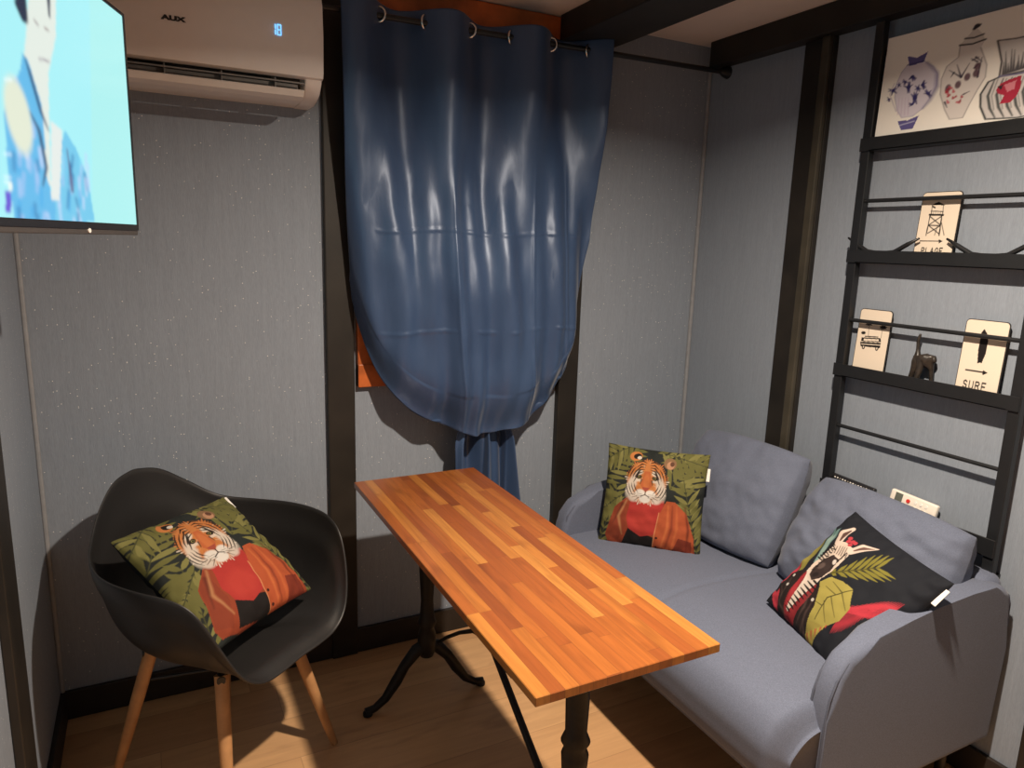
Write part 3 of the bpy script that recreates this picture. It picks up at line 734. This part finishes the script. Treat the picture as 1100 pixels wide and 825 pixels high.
# ------------------------------------------------------------------ printed cushions
def cushion(name, label, cat, c, X, Y, w_, h_, th, mat, cols=None, N=230, power=.42, pinch=.045, seed=0, group=None, wr=.004, tagpos=None, droop=0, tagm=None, bend=0, rnd=0):
    """a stuffed square cushion; X right, Y up of its face; c its centre"""
    X = Vector(X).normalized(); Y = Vector(Y); Y = (Y-X*Y.dot(X)).normalized(); Z = X.cross(Y)
    base = Vector(c); R = empty(name, base, 0, label, cat, group)
    def pt(u, v, side):
        a, b = 2*u-1, 2*v-1
        e = max(0, (1-a*a)*(1-b*b))**power
        a0, b0 = a, b; a, b = a0*math.sqrt(1-rnd*b0*b0/2), b0*math.sqrt(1-rnd*a0*a0/2)
        px = a*w_/2*(1-pinch*(1-b*b)*abs(a)**3); py = b*h_/2*(1-pinch*(1-a*a)*abs(b)**3)
        z = side*th/2*e
        en = min(1, e*3)
        z += wr*en*noise.noise(Vector((a*2.5, b*2.5, seed)))*1.6
        ed = min(1-abs(a), 1-abs(b))
        z += side*wr*(.8 if cols is not None else .25)*math.exp(-(ed/.18)**2)*math.sin(26*(a if 1-abs(b) < 1-abs(a) else b)+seed)*min(1, ed*12)
        z += wr*.8*(noise.noise(Vector((a*6, b*6, seed+9))))*en
        z -= droop*(a*a+b*b)*.5+bend*b*abs(b)
        return X*px+Y*py+Z*z
    bm = bmesh.new(); g = grid(bm, N, N, lambda u, v: pt(u, v, 1))
    nb = 50 if N > 60 else N; colf = len(bm.verts)
    grid(bm, N, N, lambda u, v: pt(1-u, v, -1))
    o = mk('cover', bm, mat, R, smooth=True)
    if cols is not None:
        back = np.ones((N*N, 3))*np.array(lin((30, 34, 40)))
        set_print(o, np.concatenate([cols.reshape(-1, 3), back]))
    # piping seam all around
    ring = [(u, 0) for u in np.linspace(0, 1, 30)]+[(1, v) for v in np.linspace(0, 1, 30)][1:]+[(u, 1) for u in np.linspace(1, 0, 30)][1:]+[(0, v) for v in np.linspace(1, 0, 30)][1:-1]
    if tagpos:
        (u, v), out, along, L, W = tagpos
        p = pt(u, v, 1); o_ = X*out[0]+Y*out[1]; al = X*along[0]+Y*along[1]
        bm = bmesh.new(); t = bmesh.new(); box(t, -.002, W, -L/2, L/2, -.0012, .0012, .0008, 1)
        for q in t.verts: q.co = p+o_*q.co.x+al*q.co.y+Z*(q.co.z+.002)
        bmesh.ops.recalc_face_normals(t, faces=t.faces); join(bm, t)
        mk('care_label', bm, M_TAG, R)
    return R
tig = tiger_canvas()
cushion('throw_pillow', 'tiger-print pillow lying tilted in the black tub armchair', 'pillow', (.122, 1.925, .622), (.735, .677, -.03), (-.532, .605, .590), .385, .385, .13, M_PRINT, tig, seed=1,
        tagpos=((1, .93), (1, .0), (0, 1), .045, .010), droop=-.004, group='printed throw pillows')
cushion('throw_pillow', 'tiger-print pillow standing in the far corner of the grey-blue sofa', 'pillow', (1.560, 1.905, .622), (.715, -.70, -.01), (.24, .20, .95), .36, .36, .12, M_PRINT, tig, seed=2,
        tagpos=((1, .80), (1, .0), (0, 1), .045, .010), group='printed throw pillows')
zeb = zebra_canvas()
cushion('throw_pillow', 'navy pillow with zebra in jacket and tropical leaves, against the near sofa arm', 'pillow', (1.650, 1.160, .598), (-.25, -.96, -.12), (.60, -.245, .76), .37, .37, .12, M_PRINT, zeb, seed=5,
        tagpos=((1, .87), (1, .0), (0, 1), .05, .012), group='printed throw pillows')

# ------------------------------------------------------------------ sofa
SO = empty('sofa', (1.65, 1.55, 0), 0, 'small grey-blue fabric sofa with rounded arms along the right wall', 'sofa')
SY0, SY1 = .957, 2.138
bm = bmesh.new()
def seatf(u, v):
    # u along y, v runs from the back over the top and down the front
    y = .972+u*(2.115-.972); s = 2*u-1
    path = [(2.0, .442), (1.8, .448), (1.6, .455), (1.42, .460), (1.30, .455), (1.245, .440), (1.215, .410), (1.201, .375), (1.200, .34), (1.203, .305), (1.215, .28), (1.26, .265), (1.6, .262), (2.0, .262)]
    k = v*(len(path)-1); i = min(int(k), len(path)-2); t = k-i
    def P(i): return path[max(0, min(len(path)-1, i))]
    p0, p1, p2, p3 = P(i-1), P(i), P(i+1), P(i+2)
    f = lambda a, b, c, d: .5*((2*b)+(-a+c)*t+(2*a-5*b+4*c-d)*t*t+(-a+3*b-3*c+d)*t**3)
    x, z = f(p0[0], p1[0], p2[0], p3[0]), f(p0[1], p1[1], p2[1], p3[1])
    topm = smoothstep(.30, .44, z)
    z += topm*(.012*(1-s**4))
    ed = min(u, 1-u)
    x += (1-smoothstep(0, .05, ed))**2*.05*(1-smoothstep(1.3, 1.6, x)); z -= topm*(1-smoothstep(0, .045, ed))**2*.05
    z -= topm*.007*math.exp(-((u-.47-.05*math.sin((x-1.2)*4))/.008)**2)*smoothstep(1.26, 1.34, x)
    z += topm*.003*noise.noise(Vector((x*6, y*6, 0)))
    return Vector((x, y, z))
g_ = grid(bm, 140, 90, seatf)
for c_ in (0, -1): bm.faces.new([r_[c_] for r_ in g_] if c_ else [r_[c_] for r_ in g_][::-1])
child('seat', bm, M_SOFA, SO, smooth=True)
def arc(cx, cz, r, a0, a1, n=10): return [(cx+r*math.cos(math.radians(a0+(a1-a0)*i/n)), cz+r*math.sin(math.radians(a0+(a1-a0)*i/n))) for i in range(n+1)]
outl = [(1.36, .165)]+[(1.345, .19), (1.338, .30), (1.340, .43)]+[(1.348, .495), (1.365, .540), (1.395, .578), (1.435, .598), (1.49, .614), (1.60, .632), (1.72, .645), (1.85, .651)]+[(1.95, .648), (2.0, .638), (2.025, .62), (2.040, .59), (2.046, .45), (2.048, .165)]
for y0, y1, dx in ((SY0, SY0+.062, 0), (SY1-.070, SY1, -.055)):
    outl_ = [(x+dx*(1-smoothstep(1.4, 1.9, x)), z) for x, z in outl]
    bm = bmesh.new(); prism(bm, outl_, lambda x, z: (x, y0, z), lambda x, z: (x, y1, z), .022, 5)
    ar = child('arm', bm, M_SOFA, SO, autos=60)
    wn_ = ar.modifiers.new('w', 'WEIGHTED_NORMAL'); wn_.keep_sharp = True
    for yy in (y0+.004, y1-.004):
        bm = bmesh.new(); sgn = 1 if yy > (y0+y1)/2 else -1
        pts = [(x+.014*(1 if x < 1.3 else 0), yy-sgn*.004, z-.012*(1 if x >= 1.3 else 0)) for x, z in outl_[1:-1]]
        tube(bm, pts, .0032, 6); ob = child('piping', bm, M_SEAM, SO, smooth=True); ob.parent = ar
bm = bmesh.new(); box(bm, 1.955, 2.055, SY0+.03, SY1-.04, .19, .652, .035, 5); child('backrest', bm, M_SOFA, SO, autos=60)
for x in (1.42, 1.97):
    for y in (1.04, 2.05):
        bm = bmesh.new(); tube(bm, [(x, y, .27), (x-.01 if x < 1.5 else x+.01, y, 0)], [.020, .013], 14); child('leg', bm, M_RACK, SO, autos=50)
tl = Vector((.50, 0, .865))
cushion('back_cushion', 'plump grey-blue back cushion at the window end of the sofa, behind the tiger pillow', 'cushion', (1.852, 1.80, .640), (0.04, -1, .02), (.42, 0, .90), .50, .42, .19, M_SOFA, N=90, power=.30, pinch=.02, seed=11, wr=.005, rnd=.30, group='sofa back cushions')
cushion('back_cushion', 'slouched grey-blue back cushion with puckered corner, behind the zebra pillow', 'cushion', (1.862, 1.270, .615), (-0.02, -1, -.03), (.46, 0, .88), .53, .39, .20, M_SOFA, N=90, power=.30, pinch=.02, seed=14, wr=.008, rnd=.34, group='sofa back cushions')

# ------------------------------------------------------------------ ladder rack on the right wall
RXf, RXb = 2.024, 2.045
RK = empty('wall_rack', (XR, 1.30, .6), 0, 'tall black metal magazine rack with ledges and thin rails on the right wall', 'shelf rack')
yl, yr = 1.590, 1.018
for y0 in (yl-.030, yr-.004):
    bm = bmesh.new(); box(bm, RXf, RXf+.024, y0, y0+.030, .50, 2.19, .002)
    for z in (.62, 2.1): box(bm, RXf+.02, XR, y0+.004, y0+.018, z, z+.014)
    child('upright', bm, M_RACK, RK)
for z in (1.852, 1.510, 1.142, .741):
    bm = bmesh.new()
    lo = z-.050 if z < 1 else z-.038
    box(bm, RXf-.006, RXf-.001, yr-.002, yl+.002, lo, z+.002, .001, 1); box(bm, RXf-.006, XR-.004, yr+.026, yl-.030, lo, lo+.004, .001, 1)
    box(bm, XR-.008, XR-.005, yr+.026, yl-.030, lo, lo+.018)
    for yy in (yr+.026, yl-.032): box(bm, RXf-.004, XR-.006, yy, yy+.002, lo+.001, z-.004)
    child('ledge', bm, M_RACK, RK)
for z in (2.014, 1.664, 1.289, .936):
    bm = bmesh.new(); tube(bm, [(2.037+(.012 if z > 2 else 0), yr+.01, z), (2.037+(.012 if z > 2 else 0), yl-.01, z)], .0062, 10); child('rail', bm, M_RACK, RK, autos=40)

# ------------------------------------------------------------------ things on the rack
def card(name, label, cat, ycen, zb, wid, hgt, px_c, paint, NU, NV, lean=.012, thick=.003, edge=M_SIGNB, round_=.012, x0=2.047, bgc=(226, 212, 194)):
    """a printed card standing on a ledge, its top leaning to the wall"""
    R = empty(name, (x0, ycen, zb), 0, label, cat, 'small signs on the wall rack' if cat == 'sign' else None)
    d = Vector((lean, 0, hgt)).normalized(); n = Vector((-d.z, 0, d.x))
    def loc(u, v, off=0): return Vector((0, -(u-.5)*wid, 0))+d*(v*hgt)+n*off     # u to the right in the photo = -y
    pts = []
    for (cx, cy, a0) in ((wid-round_, round_, -90), (wid-round_, hgt-round_, 0), (round_, hgt-round_, 90), (round_, round_, 180)):
        for k in range(6):
            a = math.radians(a0+k*18); pts.append(((cx+round_*math.cos(a))/wid, (cy+round_*math.sin(a))/hgt))
    bm = bmesh.new(); prism(bm, pts, lambda u, v: loc(u, v, -thick), lambda u, v: loc(u, v, 0)); mk('board', bm, edge, R)
    cv = Canvas(NU, NV, bgc); cv.asp = wid/hgt
    P0 = Vector((x0, ycen, zb))
    def uv(px, py):
        q = at(px, py, P0, n)-P0; return (-q.y/wid+.5, q.dot(d)/hgt)
    cv.f = uv; paint(cv)
    m = .0022
    bm = bmesh.new()
    def gp(u, v):
        # rounded-rectangle mapping of the grid
        a, b = (u-.5)*(wid-2*m), (v-.5)*(hgt-2*m); rr = round_-m; hx, hy = (wid-2*m)/2, (hgt-2*m)/2
        ex, ey = max(0, abs(b)-(hy-rr)), 0
        lim = hx-rr+math.sqrt(max(0, rr*rr-ex*ex)) if rr > 0 else hx
        a = a*lim/hx
        return loc(a/wid+.5, b/hgt+.5, .0006)
    grid(bm, NU, NV, gp); o = mk('print', bm, M_CARD, R); set_print(o, cv.a.reshape(-1, 3))
    return R
K = (28, 24, 24)
def z4(zx, zy, s, ox, oy): return (ox+zx/s, oy+zy/s)
def paint_tower(c):
    q = lambda x, y: (900+x/5.5, 190+y/5.5)
    c.poly([q(553, 165), q(597, 143), q(638, 165)], K); c.line([q(557, 168), q(552, 222)], .008, K, soft=.01); c.line([q(626, 168), q(622, 222)], .008, K, soft=.01)
    c.line([q(560, 172), q(575, 180)], .012, K); c.line([q(550, 200), q(626, 203)], .006, K); c.line([q(540, 222), q(626, 224)], .014, K)
    for k in range(6): c.line([q(552+14*k, 200), q(550+14*k, 222)], .004, K, soft=.008)
    c.line([q(545, 225), q(520, 345)], .013, K); c.line([q(616, 226), q(600, 345)], .016, K)
    for a, b in (((543, 232), (608, 285)), ((614, 232), (535, 285)), ((536, 288), (602, 340)), ((608, 288), (528, 335)), ((536, 286), (608, 288)), ((612, 260), (630, 345)), ((590, 290), (572, 345))):
        c.line([q(*a), q(*b)], .008, K, soft=.01)
    c.line([q(482, 381), q(600, 382)], .007, K); c.poly([q(598, 370), q(622, 382), q(598, 395)], K)
    c.f, f = None, c.f
    letters(c, 'PLAGE', .5, .105, .60, .085, .010); c.f = f
GL = {'P': [[(0, 0), (0, 1), (.7, 1), (.9, .78), (.7, .52), (0, .52)]], 'L': [[(0, 1), (0, 0), (.85, 0)]], 'A': [[(0, 0), (.5, 1), (1, 0)], [(.2, .35), (.8, .35)]],
      'G': [[(.95, .8), (.6, 1), (.2, .88), (0, .5), (.2, .1), (.6, 0), (.95, .2), (.95, .45), (.6, .45)]], 'E': [[(.85, 1), (0, 1), (0, 0), (.85, 0)], [(0, .5), (.7, .5)]],
      'S': [[(.85, .85), (.5, 1), (.1, .85), (.15, .6), (.8, .4), (.85, .15), (.5, 0), (.05, .15)]], 'U': [[(0, 1), (0, .25), (.25, 0), (.65, 0), (.9, .25), (.9, 1)]],
      'R': [[(0, 0), (0, 1), (.65, 1), (.88, .78), (.65, .54), (0, .54)], [(.45, .54), (.9, 0)]], 'F': [[(.85, 1), (0, 1), (0, 0)], [(0, .5), (.7, .5)]]}
def letters(c, txt, uc, v0, wtot, h, w_):
    n = len(txt); adv = wtot/n
    for i, ch in enumerate(txt):
        for st in GL[ch]: c.line([(uc-wtot/2+i*adv+x*adv*.68, v0+y*h) for x, y in st], w_, K, soft=.008)
def paint_van(c):
    q = lambda x, y: (900+x/5.5, 320+y/5.5)
    for x, y, s in ((185, 150, 1.0), (272, 172, 1.0), (150, 205, .6)):
        for a in range(0, 360, 40):
            c.line([q(x, y), q(x+24*s*math.cos(math.radians(a)), y-16*s*math.sin(math.radians(a)))], [.022, .004], K)
    c.line([q(185, 150), q(180, 225)], .006, K, soft=.01); c.line([q(268, 175), q(258, 235)], .006, K, soft=.01)
    c.poly([q(140, 232), q(255, 238), q(258, 262), q(135, 255)], K); c.poly([q(130, 258), q(258, 266), q(252, 298), q(133, 285)], K)
    c.poly([q(152, 240), q(245, 245), q(245, 256), q(150, 252)], (226, 212, 194)); c.line([q(160, 226), q(240, 231)], .008, K)
    c.line([q(138, 272), q(255, 280)], .006, (226, 212, 194))
    c.ell(q(150, 290), .05, .035, 0, K); c.ell(q(232, 300), .05, .035, 0, K); c.ell(q(150, 290), .022, .016, 0, (226, 212, 194)); c.ell(q(232, 300), .022, .016, 0, (226, 212, 194))
def paint_surf(c):
    q = lambda x, y: (900+x/5.5, 320+y/5.5)
    c.poly([q(868, 180), q(888, 215), q(890, 260), q(875, 330), q(850, 388), q(838, 382), q(824, 388), q(830, 300), q(842, 240), q(850, 200)], K)
    c.line([q(752, 425), q(860, 442)], .010, K); c.poly([q(858, 427), q(888, 446), q(855, 460)], K)
    f = c.f; c.f = None; letters(c, 'SURF', .48, .10, .60, .10, .011); c.f = f
card('shelf_sign', 'small cream PLAGE sign with watchtower and arrow on the second ledge', 'sign', 1.328, 1.484, .118, .200, None, paint_tower, 90, 150)
card('shelf_sign', 'small cream sign with camper van and palm trees, left on the third ledge', 'sign', 1.488, 1.116, .114, .213, None, paint_van, 90, 160)
card('shelf_sign', 'small cream SURF sign with black surfboard and arrow, right on the third ledge', 'sign', 1.147, 1.114, .118, .218, None, paint_surf, 90, 160)
def paint_vases(c):
    q = lambda x, y: (940+x/5.894, 10+y/5.894)
    def pl(p, col, al=1): c.poly([q(*t) for t in p], col, al)
    def ln(p, w, col, al=1, soft=.008): c.line([q(*t) for t in p], w, col, al, soft)
    I1, I2, G = (52, 48, 104), (96, 90, 146), (96, 92, 96)
    rng = random.Random(4)
    # blue vase
    body = [(205, 350), (165, 400), (130, 480), (122, 560), (135, 640), (165, 690), (235, 680), (300, 630), (350, 560), (390, 480), (398, 410), (370, 360), (310, 325)]
    pl(body, (216, 210, 222)); ln(body+body[:1], .0022, (150, 144, 176), .8)
    ln([(330, 335), (392, 400), (392, 490), (345, 580), (300, 630)], [.003, .012, .003], I2, .75, .03)
    pl([(205, 295), (265, 305), (335, 265), (310, 325), (300, 335), (215, 358)], I2); ln([(205, 352), (310, 325)], .004, I1)
    for x, y, w in ((235, 425, 1), (210, 495, 1.2), (300, 478, 1), (250, 565, 1.3), (335, 535, 1), (110, 515, 1.1), (232, 605, .8), (270, 500, .8), (190, 460, .7), (85, 570, .5), (150, 480, .5)):
        for k in range(6):
            a_ = rng.uniform(0, 6.28); ln([(x, y), (x+26*w*math.cos(a_), y+30*w*math.sin(a_))], [.009*w, .003], I1 if k % 3 else (70, 64, 128), .9)
    ln([(120, 470), (90, 540), (130, 650)], .002, (180, 170, 190))
    for k in range(4): ln([(150+k*20, 560), (140+k*22, 670)], [.002, .004], (196, 176, 200), .6)
    pl([(140, 712), (205, 706), (275, 675), (235, 760), (160, 768)], I2); ln([(155, 738), (245, 712)], .004, (190, 190, 220))
    # lidded jar
    jar = [(540, 228), (530, 300), (455, 360), (420, 440), (412, 540), (440, 640), (470, 700), (555, 690), (600, 600), (650, 510), (700, 430), (710, 350), (690, 290), (672, 240), (700, 190)]
    pl(jar, (220, 214, 210)); ln(jar[:-1], .0026, (150, 144, 146)); 
    pl([(540, 225), (700, 188), (690, 160), (655, 120), (625, 128), (575, 180)], (216, 210, 204))
    ln([(538, 225), (620, 216), (702, 186)], .0065, K); ln([(572, 182), (630, 176), (690, 153)], .006, K); ln([(630, 120), (650, 100), (668, 92)], [.010, .018, .008], (48, 44, 48))
    for a, b in (((545, 430), (470, 385)), ((545, 430), (520, 350)), ((545, 430), (600, 340)), ((650, 430), (680, 300)), ((650, 330), (610, 310)), ((640, 300), (680, 330)), ((440, 590), (455, 625)), ((560, 540), (600, 520)), ((500, 400), (480, 430)), ((620, 320), (660, 300)), ((630, 370), (665, 340))):
        ln([a, b], [.006, .0015], (58, 52, 70))
    for x, y in ((585, 428), (525, 478), (650, 360), (640, 405), (462, 500)): c.ell(q(x, y), .017, .032, 0, (82, 48, 66), .9, .5)
    for k in range(14):
        x, y = rng.uniform(450, 550), rng.uniform(500, 600); ln([(x, y), (x+rng.uniform(-18, 18), y+rng.uniform(-18, 18))], [.009, .003], rng.choice(((166, 44, 62), (196, 90, 104), (150, 40, 60))), .9)
    # big dark patterned vase
    nk = [(780, 195), (900, 180), (1180, 120), (1150, 350), (1000, 375), (790, 425), (805, 330)]
    pl(nk, (206, 202, 200)); ln(nk+nk[:1], .005, (52, 46, 50))
    for k in range(22):
        x = 815+k*16; y = 410-k*5; ln([(x, y), (x+rng.uniform(-8, 20), y-rng.uniform(50, 150))], [.008, .001], (56, 54, 60), .9)
    bd = [(800, 425), (720, 460), (670, 540), (668, 620), (700, 700), (900, 690), (1150, 640), (1230, 560), (1240, 470), (1180, 390), (1100, 365)]
    pl(bd, (210, 206, 204)); ln(bd+bd[:1], .006, (46, 52, 56)); ln([(790, 425), (900, 410), (1160, 355)], .006, (120, 116, 150))
    for k in range(9):
        x = 720+k*56; d_ = 440-k*7
        ln([(x+40, d_+5), (x-4, d_+110), (x+8, d_+190), (x+40, 690-k*6)], [.003, .010, .004], (44, 54, 56), .9)
        ln([(x+60, d_+5), (x+20, d_+110), (x+34, d_+200)], .002, (90, 96, 98), .9)
    pl([(768, 512), (800, 470), (840, 450), (930, 418), (928, 490), (900, 550), (860, 590), (790, 602), (820, 548), (780, 535)], (172, 44, 68)); pl([(820, 480), (900, 448), (885, 505), (840, 525)], (212, 130, 142))
    pl([(780, 490), (815, 478), (800, 515)], (60, 44, 50))
card('vase_print', 'long white print of painted blue and red vases on the top ledge', 'picture', 1.303, 1.822, .500, .318, None, paint_vases, 250, 150, bgc=(244, 240, 232), x0=2.031, lean=.010, thick=.004, round_=.0025, edge=M_TAG)

# cat figurine: hind view of a small cat, tail up, on the third ledge
CT = empty('cat_figurine', (2.046, 1.312, 1.108), 0, 'small dark bronze cat figurine with raised tail between the two third-ledge signs', 'figurine')
def skin(name, pts, edges, rad, mat, par, root=0, sub=2):
    me = bpy.data.meshes.new(name); me.from_pydata(pts, edges, []); me.materials.append(mat)
    o = bpy.data.objects.new(name, me); C.objects.link(o); o.parent = par
    s = o.modifiers.new('k', 'SKIN'); s.use_smooth_shade = True
    for v, r in zip(me.skin_vertices[0].data, rad): v.radius = (r, r)
    me.skin_vertices[0].data[root].use_root = True
    b = o.modifiers.new('b', 'SUBSURF'); b.levels = sub; b.render_levels = sub
    return o
cp = [(0, -.030, .088), (0, .0, .098), (0, .018, .080), (0, .045, .030), (-.005, .055, .006), (-.01, -.004, .055), (-.014, .004, .028), (-.018, .010, .006),
      (0, .026, .118), (0, .030, .145), (0, .022, .165), (.008, -.048, .062), (.010, -.052, .030), (.006, -.050, .006), (.006, -.056, .096), (.0, -.068, .084)]
ce = [(1, 0), (1, 2), (2, 3), (3, 4), (1, 5), (5, 6), (6, 7), (2, 8), (8, 9), (9, 10), (0, 11), (11, 12), (12, 13), (0, 14), (14, 15)]
cr = [.026, .026, .020, .0095, .010, .014, .0095, .010, .007, .0075, .005, .010, .008, .008, .015, .009]
skin('body', [tuple(Vector((x*.8, y*.62, z))) for x, y, z in cp], ce, [r*.72 for r in cr], M_CAT, CT, root=1)

# black cradles on the second ledge: thin bars rising to both sides
for i, (ya, yb, lab) in enumerate(((1.603, 1.362, 'black wavy-ended metal cradle left of the PLAGE sign on the second ledge'), (1.280, 1.036, 'black wavy-ended metal cradle right of the PLAGE sign on the second ledge'))):
    R = empty('ledge_cradle', (2.031, (ya+yb)/2, 1.50), 0, lab, 'holder', 'ledge cradles')
    dy = (ya-yb)/2
    bm = bmesh.new()
    tube(bm, [(0, dy, .050), (0, dy-.035, .030), (0, dy-.075, .008), (0, 0, .004), (0, -dy+.075, .008), (0, -dy+.035, .032), (0, -dy, .050)], [.003, .0068, .0075, .006, .0075, .0068, .003], 10)
    mk('bar', bm, M_RACK, R, smooth=True)

# remotes in the lowest ledge
def remote(name, label, yc, zc, L, Wd, mat, roll, parts):
    R = empty(name, (2.050, yc, zc), 0, label, 'remote control', 'remote controls on the lowest ledge')
    Mx = Matrix.Rotation(roll, 4, 'X') @ Matrix.Rotation(math.radians(12), 4, 'Y')
    def put(n, b, m, **k):
        bmesh.ops.transform(b, matrix=Mx, verts=b.verts); return mk(n, b, m, R, **k)
    bm = bmesh.new(); box(bm, -.009, .009, -L/2, L/2, -Wd/2, Wd/2, .006, 4); put('body', bm, mat, autos=50)
    parts(put, L, Wd); return R
def pw(put, L, Wd):
    bm = bmesh.new(); box(bm, -.0105, -.008, L/2-.042, L/2-.018, -Wd/2+.006, Wd/2-.006, .001, 1); put('display', bm, M_LCD)
    bm = bmesh.new(); t = bmesh.new(); lathe(t, [(.006, 0), (.006, .003)], 16); join(bm, t, Matrix.Translation((-.0085, L/2-.062, .006)) @ Matrix.Rotation(-PI/2, 4, 'Y')); put('power_button', bm, M_RED)
    for k in range(6):
        bm = bmesh.new(); t = bmesh.new(); lathe(t, [(.005, 0), (.0045, .002)], 14); join(bm, t, Matrix.Translation((-.0088, L/2-.085-(k//2)*.017, .009-(k % 2)*.018)) @ Matrix.Rotation(-PI/2, 4, 'Y')); put('button', bm, M_TAG)
def pb(put, L, Wd):
    for k in range(14):
        bm = bmesh.new(); box(bm, -.0105, -.008, L/2-.020-k*.010-.005, L/2-.020-k*.010, Wd/2-.013, Wd/2-.009, .0006, 1); put('button', bm, M_TAG if k % 3 != 2 else M_GREYV)
remote('remote_control', 'black television remote standing at the left end of the lowest ledge', 1.490, .742, .17, .042, M_TVB, math.radians(2), pb)
remote('remote_control', 'white remote with red button and small display, middle of the lowest ledge', 1.275, .752, .150, .052, M_REMW, math.radians(3), pw)
